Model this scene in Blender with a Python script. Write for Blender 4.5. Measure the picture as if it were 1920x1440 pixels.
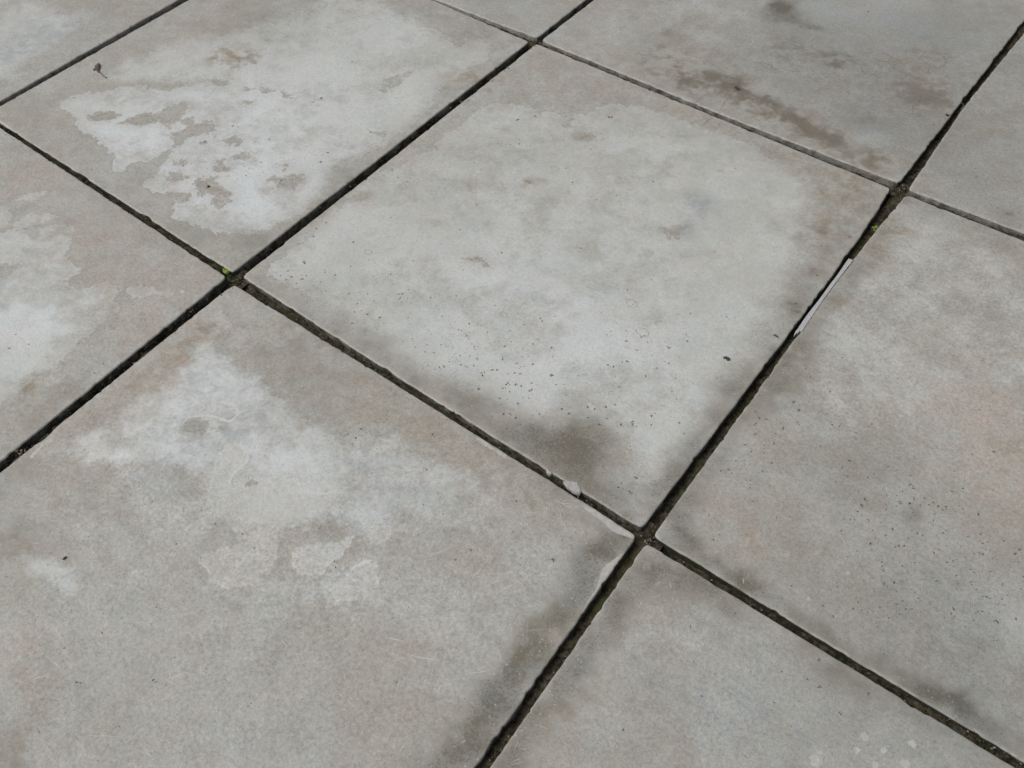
import bpy, math, random
import numpy as np
from mathutils import Matrix, Vector

# ------------------------------------------------------------------ scene, camera, light
scene = bpy.context.scene
for o in list(bpy.data.objects):
    bpy.data.objects.remove(o)
col = scene.collection
S = 0.6                                   # tile pitch along y, metres
CAM_LOC = np.array([1.19969628, -0.63861969, 1.27998656]) * S
LOOK = np.array([-0.37662286, 0.46885744, -0.79895427]); LOOK /= np.linalg.norm(LOOK)
RIGHT = np.array([0.79734313, 0.60312789, -0.02192447]); RIGHT -= LOOK * (RIGHT @ LOOK); RIGHT /= np.linalg.norm(RIGHT)
UP = np.cross(RIGHT, LOOK)
FPX = 1687.965                            # focal length in photo pixels (1920 wide)

cam_data = bpy.data.cameras.new('camera')
cam = bpy.data.objects.new('camera', cam_data); col.objects.link(cam)
cam.matrix_world = Matrix(((RIGHT[0], UP[0], -LOOK[0], CAM_LOC[0]), (RIGHT[1], UP[1], -LOOK[1], CAM_LOC[1]),
                           (RIGHT[2], UP[2], -LOOK[2], CAM_LOC[2]), (0, 0, 0, 1)))
cam_data.sensor_width = 36.0
cam_data.lens = FPX / 1920 * 36
cam_data.clip_start = 0.01
cam_data.clip_end = 2000
cam_data.dof.use_dof = True
cam_data.dof.focus_distance = 0.88
cam_data.dof.aperture_fstop = 20.0
scene.camera = cam

SUN_EL = math.radians(52)
SUN_DIR = np.array([-0.62, -0.55, 0.0]); SUN_DIR /= np.linalg.norm(SUN_DIR)     # horizontal direction towards the sun
world = bpy.data.worlds.new('World'); scene.world = world; world.use_nodes = True
wn = world.node_tree.nodes; wl = world.node_tree.links
sky = wn.new('ShaderNodeTexSky'); sky.sky_type = 'NISHITA'; sky.sun_disc = False
sky.sun_elevation = SUN_EL
sky.sun_rotation = math.atan2(SUN_DIR[0], SUN_DIR[1])
sky.air_density = 1.0; sky.dust_density = 6.0; sky.ozone_density = 1.0
hs = wn.new('ShaderNodeHueSaturation'); hs.inputs['Saturation'].default_value = 0.30
wl.new(sky.outputs[0], hs.inputs['Color']); wl.new(hs.outputs[0], wn['Background'].inputs[0])
wn['Background'].inputs[1].default_value = 0.10

sun_d = bpy.data.lights.new('sun', 'SUN'); sun_d.energy = 0.8; sun_d.angle = math.radians(35); sun_d.color = (1.0, 0.965, 0.92)
sun = bpy.data.objects.new('sun', sun_d); col.objects.link(sun)
sv = Vector((SUN_DIR[0] * math.cos(SUN_EL), SUN_DIR[1] * math.cos(SUN_EL), math.sin(SUN_EL)))
sun.rotation_euler = sv.to_track_quat('Z', 'Y').to_euler(); sun.location = sv * 5

scene.view_settings.view_transform = 'Standard'
scene.view_settings.look = 'None'
scene.view_settings.exposure = 0.0
scene.view_settings.gamma = 1.0
scene.view_settings.use_curve_mapping = False
scene.render.engine = 'CYCLES'
scene.cycles.max_bounces = 3; scene.cycles.diffuse_bounces = 2; scene.cycles.glossy_bounces = 1
scene.cycles.caustics_reflective = False; scene.cycles.caustics_refractive = False

# ------------------------------------------------------------------ helpers
rng = np.random.default_rng(11)
random.seed(5)


def at(px, py, z=0.0):
    """photo pixel -> point of the floor plane (metres)"""
    p = np.atleast_2d(np.c_[np.atleast_1d(px), np.atleast_1d(py)]).astype(float)
    w = (p[:, :1] - 960) * RIGHT - (p[:, 1:] - 720) * UP + FPX * LOOK
    t = (z - CAM_LOC[2]) / w[:, 2]
    return CAM_LOC[:2] + w[:, :2] * t[:, None]


def at1(px, py, z=0.0):
    return at(px, py, z)[0]


_perm = np.random.default_rng(3).random((256, 256))


def vnoise(x, y):
    xi = np.floor(x).astype(int); yi = np.floor(y).astype(int)
    fx = x - xi; fy = y - yi
    fx = fx * fx * fx * (fx * (fx * 6 - 15) + 10); fy = fy * fy * fy * (fy * (fy * 6 - 15) + 10)
    a = _perm[xi & 255, yi & 255]; b = _perm[(xi + 1) & 255, yi & 255]
    c = _perm[xi & 255, (yi + 1) & 255]; d = _perm[(xi + 1) & 255, (yi + 1) & 255]
    return (a * (1 - fx) + b * fx) * (1 - fy) + (c * (1 - fx) + d * fx) * fy


def fbm(x, y, sc, oct=4, off=0.0, gain=0.5):
    r = 0; amp = 1; tot = 0
    for k in range(oct):
        r = r + amp * (vnoise(x * sc + off + k * 17.3, y * sc - off * 1.7 + k * 9.1) - 0.5)
        tot += amp; amp *= gain; sc *= 2.03
    return r / tot * 2


def sdf(pts, poly):
    """signed distance, positive inside"""
    d2 = np.full(len(pts), 1e9); inside = np.zeros(len(pts), bool)
    n = len(poly)
    for k in range(n):
        a = poly[k]; b = poly[(k + 1) % n]; e = b - a
        w = pts - a
        t = np.clip((w @ e) / max(e @ e, 1e-12), 0, 1)
        d = w - t[:, None] * e
        d2 = np.minimum(d2, (d * d).sum(1))
        c = (a[1] > pts[:, 1]) != (b[1] > pts[:, 1])
        if c.any():
            xx = a[0] + (pts[:, 1] - a[1]) * e[0] / (e[1] if abs(e[1]) > 1e-12 else 1e-12)
            inside ^= c & (pts[:, 0] < xx)
    return np.where(inside, 1, -1) * np.sqrt(d2)


def sstep(a, b, x):
    t = np.clip((x - a) / (b - a), 0, 1)
    return t * t * (3 - 2 * t)


def px_poly(txt, crop=None):
    """'x,y x,y ...' in photo pixels, or in a three times enlarged crop with its corner given"""
    v = np.array([[float(q) for q in t.split(',')] for t in txt.split()])
    if crop is not None:
        v = v / 3.0 + np.array(crop)
    return at(v[:, 0], v[:, 1])


def link(name, me, parent=None):
    o = bpy.data.objects.new(name, me); col.objects.link(o)
    if parent is not None:
        o.parent = parent
    return o


def tag(o, label=None, cat=None, group=None, kind=None):
    if label: o['label'] = label
    if cat: o['category'] = cat
    if group: o['group'] = group
    if kind: o['kind'] = kind
    return o


# ------------------------------------------------------------------ stain maps (what has been spilt, dried or grown on the tiles, plus painted corner darkening)
C1, C2, C3, C4, C5, C6, C7, C8, C9 = (0, 0), (640, 0), (1280, 0), (0, 480), (640, 480), (1280, 480), (0, 960), (640, 960), (1280, 960)

# pale lime film with a crisp dried edge: ('+' film, '-' bare gap in it)
FILM = [
    # tile behind-left
    ('+', '335,590 420,545 500,520 620,510 690,490 870,490 940,515 1040,480 1160,450 1330,440 1500,400 1700,300 1920,200 2050,120 1960,95 2080,35 2160,70 2220,95 2320,130 2420,155 2510,180 2540,250 2610,250 2640,205 2710,215 2740,230 2785,265 2750,300 2720,355 2660,350 2560,440 2480,500 2430,560 2380,650 2250,740 2160,760 2060,820 2000,850 1900,900 1850,1000 1800,1080 1700,1180 1640,1230 1560,1250 1480,1300 1400,1320 1290,1310 1200,1320 1150,1300 1060,1260 1000,1240 970,1220 985,1180 1000,1130 960,1110 930,1080 870,1080 810,1060 820,1030 870,1000 880,960 920,920 955,890 960,850 920,860 850,890 790,905 720,930 690,965 600,965 640,930 635,890 610,860 590,820 545,800 520,755 455,740 410,700 420,660 380,630', C1),
    ('-', '490,650 560,635 640,630 665,650 630,670 550,680 490,670', C1),
    ('-', '700,690 750,660 820,640 900,620 960,600 1020,570 1060,575 1050,610 1030,640 980,690 930,710 890,690 800,700', C1),
    ('-', '960,760 1000,740 1060,700 1100,690 1150,680 1200,700 1210,730 1130,750 1050,770 1020,810 980,820 960,800', C1),
    ('-', '1270,790 1310,775 1350,790 1330,815 1280,810', C1),
    ('-', '1000,680 1090,665 1060,690 1010,700', C1),
    ('-', '1080,1010 1160,1020 1230,1050 1310,1080 1280,1110 1200,1090 1120,1080', C1),
    ('-', '930,1080 1000,1090 1060,1100 1040,1130 960,1120', C1),
    ('-', '960,980 1020,975 1050,1000 1010,1020 960,1010', C1),
    ('-', '1190,1120 1250,1110 1290,1130 1240,1165 1200,1150', C1),
    ('-', '1515,1010 1560,1000 1620,1000 1690,980 1680,1020 1640,1060 1590,1050', C1),
    ('-', '1380,490 1460,480 1560,505 1520,525 1400,510', C1),
    ('-', '1590,515 1650,515 1640,530 1600,530', C1),
    ('-', '1180,1000 1240,995 1200,1015', C1),
    ('-', '1220,900 1255,895 1245,920 1220,930', C1),
    ('-', '1230,945 1290,945 1260,970 1235,965', C1),
    ('-', '1000,900 1050,890 1030,920 1010,925', C1),
    ('-', '1350,575 1405,580 1390,592 1355,588', C1),
    ('-', '1300,880 1400,870 1420,885 1330,895', C1),
    ('-', '1570,920 1610,910 1600,945 1575,940', C1),
    ('-', '1130,790 1165,795 1150,808', C1),
    ('-', '1770,545 1830,548 1800,560', C1),
    ('-', '2150,500 2230,470 2290,430 2340,380 2250,420 2160,455', C1),
    ('-', '2100,735 2170,740 2130,755', C1),
    # tile at the left edge
    ('+', '90,1140 130,1100 200,1080 280,1085 260,1110 150,1140', C1),
    ('+', '-60,1150 0,1170 40,1180 60,1210 40,1270 -10,1285 -60,1285', C1),
    ('+', '90,1260 110,1220 200,1200 310,1210 290,1240 180,1270 100,1290', C1),
    ('+', '-300,-200 0,-140 60,-170 140,-145 300,-180 380,-180 420,-150 400,-80 410,-40 380,0 395,0 430,40 500,80 450,90 400,110 360,150 420,185 520,165 620,150 690,180 670,215 640,250 670,280 660,310 600,345 540,390 490,450 430,490 380,540 340,590 290,640 240,670 210,700 300,680 320,700 300,730 250,725 190,720 150,740 60,800 0,830 -300,1000', C4),
    ('+', '705,190 780,165 850,180 960,195 1040,185 990,215 920,230 800,235 700,225', C4),
    ('-', '-20,60 40,55 60,80 20,95 -20,90', C4),
    # middle tile
    ('+', '870,570 920,580 1000,590 1050,605 1130,635 1200,620 1260,645 1380,615 1500,592 1640,590 1750,620 1830,640 1920,680 2010,710 2050,735 2140,740 2220,780 2300,790 2360,830 2400,880 2460,915 2560,930 2640,1000 2700,1100 2660,1180 2610,1230 2620,1330 2600,1420 2540,1500 2500,1640 2490,1780 2440,1840 2380,1860 2330,1920 2300,2020 2200,2080 2130,2160 2080,2280 2000,2400 1920,2500 1840,2600 1770,2760 1700,2830 1680,2700 1620,2560 1540,2420 1400,2330 1230,2330 1040,2370 900,2330 780,2230 660,2140 520,2110 400,2090 300,2040 170,1920 40,1810 -100,1700 -200,1640 -320,1570 -420,1550 -370,1500 -340,1440 -280,1380 -150,1290 -60,1200 30,1130 90,1040 150,1000 240,960 300,940 380,910 390,890 440,870 540,830 510,810 540,790 620,740 700,680 800,600', C2),
    ('-', '60,1120 100,1090 170,1095 140,1130 80,1145', C2),
    ('-', '1790,1280 1860,1255 1935,1265 1890,1320 1850,1310', C2),
    ('-', '1370,765 1410,752 1440,770 1400,785', C2),
    ('-', '1240,690 1280,680 1290,700 1250,705', C2),
    ('-', '710,1465 770,1455 810,1480 780,1485', C2),
    # flaked-off gaps in the powdery film of the tile behind-left
    ('-', '1210,290 1260,270 1300,275 1310,310 1350,330 1420,320 1430,350 1370,365 1310,395 1280,375 1250,350 1215,325', C1),
    ('-', '1340,130 1400,120 1390,150 1320,170', C1),
    ('-', '1200,455 1290,460 1260,485 1215,480', C1),
    ('-', '1040,930 1100,910 1180,920 1250,960 1240,990 1150,1000 1060,970', C4),
    ('-', '1330,1280 1430,1280 1400,1310 1350,1302', C4),
    ('-', '1790,1570 1830,1520 1900,1530 1910,1570 1850,1590 1790,1592', C4),
]
# softer cloudy film: (polygon, softness in m, strength)
SOFT = [
    ('560,480 700,350 1100,190 1400,150 1700,60 1920,-60 2100,-20 2400,140 2500,300 2300,700 1800,1000 1400,900 1300,470', C1, 0.030, 0.80),
    ('-300,60 60,-40 350,20 420,150 250,330 60,430 -200,520', C1, 0.03, 0.70),
    ('1295,320 1220,430 1110,490 1090,560 1060,620 980,690 920,710 880,760 800,770 730,810 720,850 640,920 560,980 470,1010 380,1050 340,1130 420,1200 540,1240 640,1220 760,1190 900,1180 1050,1170 1150,1250 1170,1380 1500,1500 1750,1480 1960,1380 2050,1200 1980,1050 1920,960 1850,930 1720,910 1650,850 1550,790 1450,720 1450,660 1380,620 1290,590 1230,560 1220,480 1270,430 1290,380', C4, 0.016, 0.86),
    ('1600,860 1920,960 2200,990 2400,1050 2600,1120 2750,1240 2900,1400 2600,1560 2300,1600 1900,1560 1500,1500', C4, 0.03, 0.56),
    ('600,1100 1100,1300 1900,1500 2700,1650 3100,1560 3000,1900 2400,2200 1900,2250 1500,2000 900,1650 500,1400', C4, 0.05, 0.42),
    ('160,260 280,220 420,300 430,400 370,470 310,400 200,340', C7, 0.010, 0.75),
    ('440,40 560,130 540,190 460,150', C7, 0.010, 0.5),
    ('660,640 760,700 690,770 630,720', C7, 0.012, 0.45),
    ('1600,700 1760,500 2000,520 2100,700 1900,850 1700,830', C8, 0.025, 0.45),
    ('200,1400 350,1000 600,700 500,560 380,590 280,700 100,1000 0,1440', C9, 0.03, 0.30),
    ('1500,700 1700,400 1920,250 2100,500 2000,1100 1760,1000', C9, 0.03, 0.45),
    ('-200,-40 300,40 480,130 800,300 900,420 720,460 520,420 300,300 60,280 -120,180', C3, 0.03, 0.40),
    ('1100,620 1180,640 1160,760 1200,840 1100,860 1000,820 1050,750', C3, 0.012, 0.6),
    ('1150,1440 1180,1340 1200,1300 1290,1262 1400,1270 1530,1272 1620,1310 1720,1370 1800,1400 1920,1440 2200,1540 2200,2300 1920,2200 1700,2240 1500,2230 1300,2300 1150,2380 900,2540 760,2560 660,2440 700,2200 740,2080 760,1900 780,1800 900,1660 1050,1500', C3, 0.016, 0.46),
    ('980,300 1300,380 1220,480 1000,520 760,420', C3, 0.03, 0.45),
]
# cream skim patches that are flaking off
PATCH = [
    ('+', '1060,880 1090,840 1140,800 1200,790 1215,840 1190,890 1100,892', C4),
    ('+', '1209,1170 1230,1110 1290,1050 1341,1050 1386,1089 1395,1149 1329,1200 1299,1251 1290,1290 1371,1310 1431,1290 1500,1269 1599,1269 1650,1311 1749,1341 1851,1329 1896,1365 1800,1446 1740,1485 1650,1515 1569,1560 1551,1689 1515,1761 1440,1791 1371,1854 1269,1869 1179,1830 1170,1770 1119,1731 1110,1671 1230,1656 1329,1611 1329,1551 1251,1491 1179,1440 1155,1350 1185,1260', C4),
    ('-', '1265,1690 1290,1675 1325,1710 1300,1760 1265,1750', C4),
    ('+', '1650,1641 1761,1599 1920,1608 2004,1530 1965,1632 1920,1680 1851,1731 1821,1779 1680,1800 1650,1740', C4),
    ('+', '1845,1851 1920,1830 1959,1773 2019,1731 2109,1704 2121,1761 2118,1869 2109,1920 2019,1929 1920,1941 1866,1926', C4),
    ('+', '2070,1520 2190,1510 2200,1550 2140,1630 2070,1620', C4),
    ('+', '730,330 830,315 870,335 800,370 740,400 715,410', C7),
]
# worn pale strips along broken edges
CHIP = [
    ('1090,945 1130,960 1150,978 1172,991 1197,998 1195,1010 1170,1004 1147,994 1128,975 1108,962', None),
    ('1204,1004 1190,1012 1178,1030 1164,1038 1148,1050 1131,1064 1124,1085 1117,1108 1104,1124 1090,1150 1096,1162 1125,1138 1160,1084 1198,1028', None),
    ('740,1010 790,1060 860,1090 900,1120 940,1140 925,1112 850,1068 780,1022', C5),
    ('-10,240 12,248 30,262 42,262 20,240 -5,222', None),
    ('60,858 80,836 98,828 96,820 78,830 52,858', None),
]
# dirt: (x, y, radius px, strength) in photo pixels; seeps out of the joints
DIRT = [
    (870, 742, 28, .32), (835, 728, 22, .28), (905, 758, 34, .42), (955, 815, 30, .45), (1000, 815, 30, .55), (1020, 845, 26, .45),
    (1058, 822, 42, .55), (1088, 840, 40, .55), (1075, 870, 34, .45), (1110, 890, 40, .45), (1150, 935, 34, .42), (1120, 820, 30, .30),
    (676, 628, 20, .30), (706, 650, 22, .25), (745, 680, 22, .22), (790, 706, 22, .2), (640, 605, 20, .15),
    (1270, 880, 26, .55), (1250, 915, 24, .45), (1305, 838, 26, .5), (1345, 785, 24, .45), (1380, 735, 24, .42), (1410, 690, 20, .25),
    (1488, 575, 22, .45), (1500, 540, 20, .35), (1528, 515, 18, .35), (1555, 480, 18, .25), (1235, 955, 18, .3), (1385, 715, 20, .3),
    (1490, 668, 30, .42), (1470, 700, 32, .42), (1450, 730, 30, .4), (1510, 632, 22, .35), (1420, 762, 26, .33), (1390, 800, 22, .25),
    (1560, 570, 18, .35), (1590, 525, 18, .28), (1612, 490, 18, .22), (1530, 610, 18, .35), (1640, 440, 16, .22), (1335, 870, 22, .28), (1295, 935, 26, .4),
    (1262, 975, 28, .5), (1300, 1055, 30, .4), (1285, 1015, 26, .35), (1390, 1088, 26, .5), (1350, 1065, 22, .3), (1420, 1102, 22, .35), (1480, 1150, 22, .3), (1540, 1190, 22, .22),
    (1720, 1285, 28, .45), (1750, 1305, 26, .45), (1790, 1330, 30, .5), (1830, 1350, 26, .42), (1890, 1395, 32, .38), (1600, 1220, 24, .2),
    (1140, 1012, 30, .45), (1118, 1045, 28, .45), (1092, 1085, 30, .5), (1060, 1130, 30, .42), (1035, 1165, 28, .40), (1000, 1215, 30, .42), (980, 1250, 30, .5), (945, 1290, 32, .5),
    (915, 1325, 34, .5), (880, 1365, 34, .52), (850, 1410, 36, .5), (820, 1450, 36, .48), (1160, 985, 24, .35), (1020, 1240, 24, .3), (960, 1335, 24, .35), (905, 1400, 26, .4),
    (1215, 1060, 28, .42), (1250, 1085, 30, .42), (1290, 1085, 28, .34), (1175, 1110, 28, .42), (1150, 1150, 26, .42), (1118, 1200, 28, .42), (1085, 1245, 26, .42), (1060, 1290, 30, .42),
    (1030, 1320, 30, .4), (1000, 1360, 30, .4), (965, 1410, 30, .4), (940, 1450, 30, .4), (1325, 1112, 22, .35), (1360, 1140, 20, .3), (1240, 1040, 20, .35),
    (1500, 1180, 20, .3), (1550, 1255, 30, .22), (1580, 1240, 26, .18), (1490, 1215, 18, .2), (1620, 1290, 26, .15), (1850, 1400, 26, .12),
    (0, 985, 46, .22), (50, 1000, 40, .14), (20, 1060, 60, .12), (0, 1430, 60, .35), (10, 900, 34, .25), (50, 880, 26, .18),
    (1466, 14, 26, 1.0), (1462, 8, 18, .6), (1450, 30, 16, .45), (1512, 48, 14, .40), (1532, 48, 10, .4), (1484, 34, 14, .45), (1385, 165, 7, .8),
    (1290, 158, 24, .26), (1335, 140, 20, .26), (1365, 160, 28, .32), (1410, 185, 20, .22), (1445, 200, 24, .22), (1490, 228, 22, .25), (1525, 240, 24, .28), (1560, 258, 22, .26), (1600, 285, 26, .18),
    (1495, 95, 26, .16), (1560, 115, 26, .16), (1700, 170, 30, .22), (1740, 190, 32, .24), (1690, 120, 26, .14), (1620, 225, 28, .20), (1650, 240, 28, .20), (1540, 60, 40, .15), (1780, 235, 24, .2),
    (1885, 405, 24, .22), (1760, 395, 22, .22), (1740, 60, 60, .14), (1850, 30, 60, .14), (1250, 60, 30, .22), (1260, 30, 30, .15), (1230, 95, 24, .18), (1240, 120, 24, .22),
    (1330, 380, 26, .18), (1300, 370, 16, .15), (1290, 430, 14, .22), (1560, 430, 40, .16), (480, 460, 22, .22), (460, 440, 20, .18), (380, 440, 30, .15), (345, 430, 24, .15), (260, 345, 30, .12), (170, 290, 30, .10),
    (620, 330, 26, .2), (655, 310, 26, .2), (590, 700, 60, .12), (560, 640, 50, .12), (610, 720, 30, .1), (540, 575, 24, .1), (580, 540, 16, .2),
    (150, 730, 30, .10), (60, 790, 40, .16), (110, 740, 30, .12), (450, 40, 60, .12), (520, 20, 50, .08), (820, 30, 30, .16), (880, 60, 26, .14), (20, 300, 40, .06), (210, 400, 60, .1),
    (1720, 960, 16, .35), (1706, 975, 14, .25), (1180, 935, 12, .2),
]
# warm tan tint and pink tint (x, y, radius, strength)
TAN = [
    (480, 95, 24, .4), (425, 110, 26, .5), (460, 115, 16, .4), (875, 347, 10, .55), (890, 350, 10, .45), (1000, 337, 12, .5), (985, 338, 8, .4), (1020, 335, 8, .4),
    (290, 690, 36, .5), (250, 730, 36, .4), (340, 650, 30, .5), (390, 610, 24, .45), (200, 770, 30, .35), (380, 800, 26, .5), (355, 795, 16, .4), (400, 805, 16, .4), (60, 700, 14, .6), (57, 715, 10, .6),
    (100, 750, 40, .3), (520, 645, 80, .22), (650, 730, 50, .3), (720, 770, 46, .3), (800, 800, 46, .28), (870, 840, 40, .25), (950, 900, 50, .28), (1020, 940, 40, .3),
    (930, 60, 50, .3), (900, 150, 30, .3), (850, 140, 30, .28), (1000, 130, 60, .12), (1100, 170, 70, .08), (1250, 200, 60, .10), (1400, 260, 60, .2), (1500, 310, 60, .2), (1580, 370, 60, .24), (1540, 430, 40, .35), (1600, 360, 40, .3),
    (1290, 145, 30, .5), (1360, 155, 34, .55), (1440, 200, 30, .5), (1520, 235, 34, .6), (1560, 255, 30, .5), (1620, 300, 40, .3), (1480, 90, 30, .35), (1550, 112, 30, .35), (1740, 180, 34, .5), (1690, 130, 30, .3), (1640, 290, 30, .35), (1340, 110, 40, .25), (1260, 90, 40, .35),
    (1740, 370, 40, .4), (1850, 420, 40, .4), (1680, 430, 30, .4), (1640, 480, 24, .45), (1590, 560, 24, .45), (1500, 690, 40, .3), (1900, 960, 50, .2), (1890, 830, 30, .4),
    (40, 1280, 60, .18), (60, 1320, 50, .18), (20, 1430, 50, .3), (30, 1010, 24, .5), (1240, 1070, 36, .5), (1080, 1330, 40, .35), (1030, 1360, 40, .3), (1410, 1010, 22, .35), (1480, 1010, 50, .2),
    (100, 430, 60, .25), (60, 330, 60, .25), (180, 470, 60, .25), (250, 560, 70, .3), (130, 530, 30, .2), (880, 890, 40, .2),
    (1100, 255, 12, .35), (1040, 313, 10, .25), (1250, 320, 14, .3), (1033, 367, 10, .3), (800, 430, 16, .2), (915, 420, 10, .3), (1180, 300, 26, .12), (1070, 300, 24, .12), (750, 350, 20, .18), (765, 350, 12, .25),
    (700, 440, 9, .2), (820, 420, 20, .15), (690, 372, 14, .3), (1880, 880, 16, .5), (1785, 1088, 8, .4),
]
PINK = [
    (70, 330, 70, .35), (160, 450, 70, .35), (250, 540, 80, .30), (330, 560, 50, .2), (300, 650, 60, .3), (180, 800, 60, .3), (300, 740, 60, .3), (250, 800, 40, .2), (560, 720, 60, .1), (700, 750, 60, .25), (850, 820, 60, .25),
    (820, 250, 40, .3), (760, 300, 30, .3), (1000, 130, 60, .25), (1150, 180, 70, .2), (565, 1270, 34, .35), (50, 1210, 50, .35), (1850, 780, 100, .4), (1880, 880, 90, .45), (1780, 700, 90, .3), (1860, 1000, 60, .35), (1840, 560, 80, .2),
    (1720, 180, 60, .3), (1780, 230, 40, .3), (1600, 270, 60, .15), (1880, 330, 80, .2), (1720, 420, 40, .3), (250, 130, 80, .2), (380, 60, 80, .2), (300, 1300, 90, .15), (700, 1250, 120, .15), (1050, 1380, 60, .3), (1640, 1020, 60, .2), (1420, 1000, 60, .25), (560, 880, 30, .1),
    (60, 20, 80, .15), (1580, 1330, 80, .1),
]
RUST = [(1270, 140, 40, .3), (1320, 160, 40, .3), (1410, 190, 40, .32), (1480, 225, 40, .3), (1550, 265, 40, .3), (1630, 310, 30, .25), (1580, 120, 40, .22), (1480, 80, 40, .2), (1720, 190, 40, .3), (1200, 110, 40, .2), (1660, 140, 40, .2), 
    (1290, 148, 26, .45), (1335, 138, 20, .5), (1365, 158, 24, .7), (1400, 178, 18, .5), (1440, 198, 22, .45), (1475, 215, 18, .4), (1500, 228, 20, .55), (1530, 242, 22, .6), (1560, 258, 18, .5), (1600, 280, 24, .3), (1480, 92, 26, .3), (1560, 110, 30, .35), (1740, 180, 30, .6), (1700, 165, 22, .4), (1720, 100, 20, .4), (1620, 300, 26, .3),
    (1680, 300, 20, .25), (1250, 100, 30, .25), (1240, 60, 20, .25), (1770, 200, 20, .4), (1640, 190, 24, .3), (1820, 330, 30, .25), (1880, 400, 26, .3), (1760, 260, 24, .3), (1545, 435, 26, .3), (1530, 510, 18, .45), (1495, 575, 20, .5), (1590, 360, 30, .2), (1740, 380, 20, .35), (1700, 370, 14, .35),
    (680, 625, 16, .4), (320, 690, 20, .3), (270, 705, 16, .35), (355, 640, 16, .3), (395, 600, 12, .3), (1240, 1065, 20, .4), (30, 1000, 16, .4), (1885, 882, 12, .6), (1868, 840, 10, .3), (1700, 820, 10, .3),
]
GRIME_VIGNETTE = [(150, 1380, 200, .09), (1800, 1200, 160, .09), (1880, 340, 120, .07), (1500, 90, 100, .10), (1800, 60, 150, .08), (1500, 130, 150, .12), (1650, 200, 120, .12), (1350, 80, 120, .06), (1760, 130, 120, .08), (1900, 1300, 260, .10), (1700, 1150, 200, .07), (1450, 1350, 300, .06), (1850, 1420, 160, .08), (1800, 100, 220, .11), (1900, 300, 200, .13), (1500, 60, 200, .05), (1650, 1000, 130, .06), (1620, 850, 60, .10), (1560, 880, 60, .08), (0, 1200, 220, .05), (100, 1400, 200, .06), (1700, 250, 100, .08), (950, 10, 60, .08), (500, 700, 60, .05)]  # broad soiling of outer tiles, plus lens corner darkening painted into their colour
BRIGHT = [(400, 720, 90, .7), (300, 830, 120, .6), (440, 800, 110, .7), (560, 860, 110, .5), (700, 880, 120, .4), (820, 900, 100, .3), (440, 1070, 60, .8), (600, 1050, 60, .8), (670, 1100, 50, .8), (120, 1080, 50, .8), (230, 860, 80, .4), (640, 1000, 60, .6), (1150, 860, 80, .3), (1190, 930, 50, .5), (430, 330, 120, .4), (350, 260, 200, .9), (250, 240, 110, .6), (480, 420, 120, .5), (600, 200, 160, .4), (60, 560, 200, .65), (100, 560, 100, .4), (1000, 600, 160, .35), (1150, 700, 180, .5), (900, 560, 150, .4), (330, 780, 160, .5), (60, 70, 80, .4), (760, 60, 80, .4)]
COOL = [
    (50, 70, 60, .4), (30, 100, 50, .35), (140, 60, 50, .3), (560, 30, 60, .1), (1690, 20, 80, .45), (1560, 20, 70, .35), (1440, 60, 60, .25), (1790, 60, 60, .3), (1640, 60, 60, .3), (1330, 385, 36, .4), (1300, 390, 24, .3), (1290, 430, 16, .3),
    (950, 20, 60, .3), (1050, 40, 40, .25), (1650, 220, 60, .3), (1800, 380, 60, .3), (1860, 300, 80, .25), (1720, 400, 30, .3), (1640, 250, 40, .4), (400, 720, 50, .35), (350, 830, 60, .3), (470, 780, 60, .3), (300, 880, 60, .3), (690, 880, 60, .35), (760, 950, 70, .3),
    (900, 1300, 60, .3), (1090, 1080, 40, .3), (960, 1290, 40, .35), (1780, 1310, 60, .3), (1420, 1320, 120, .3), (1600, 1380, 100, .2), (1850, 1150, 80, .25), (420, 1380, 140, .2), (200, 1180, 60, .2), (560, 1380, 120, .2), (880, 420, 20, .3), (900, 410, 14, .25), (1040, 510, 20, .3),
    (1140, 1370, 60, .15), (760, 1100, 60, .1), (120, 1080, 40, .2), (60, 430, 60, .15), (60, 560, 60, .2), (230, 560, 30, .1),
]
# where the film edge is rubbed and powdery instead of crisp
SOFTEN = [(1690, 700, 260, 1.2), (1500, 850, 160, 1), (1750, 480, 120, .6), (900, 750, 90, .8), (1050, 800, 110, 1), (1180, 900, 110, 1), (780, 700, 80, .7), (700, 630, 70, .6), (620, 580, 60, .5), (1300, 850, 100, 1),
          (1400, 720, 90, .9), (1480, 600, 90, .8), (1530, 480, 90, .9), (1560, 400, 80, .9), (1480, 320, 60, .4), (560, 440, 50, .4), (600, 350, 70, .7), (520, 420, 50, .6), (680, 290, 60, .6), (760, 220, 60, .5),
          (560, 120, 120, .8), (650, 60, 80, .5), (420, 140, 70, .5), (60, 760, 90, .8), (20, 840, 80, .8), (1320, 1100, 160, 1), (1560, 700, 120, 1), (1900, 720, 160, 1)]
SCRATCH = [(900, 1200, 260, .9), (500, 1250, 300, .9), (200, 1300, 220, .7), (200, 1080, 180, .6), (750, 1020, 180, .6), (1020, 960, 60, .9), (1500, 1000, 140, .2), (1100, 600, 200, .3), (1650, 700, 150, .2), (620, 650, 60, .5)]
# round pale paint drops (x, y, radius px)
DROPS = [(1622, 1382, 8), (1607, 1407, 7), (1657, 1408, 6), (1530, 1426, 12), (1697, 1432, 9), (1587, 1382, 3.5), (1635, 1421, 3.5), (1643, 1434, 7), (1710, 1394, 8), (1596, 1431, 3), (1668, 1400, 3), (1540, 1412, 4),
         (1516, 1122, 4), (1590, 1076, 5), (1000, 1040, 5), (320, 1277, 5), (345, 1268, 3)]


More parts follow.
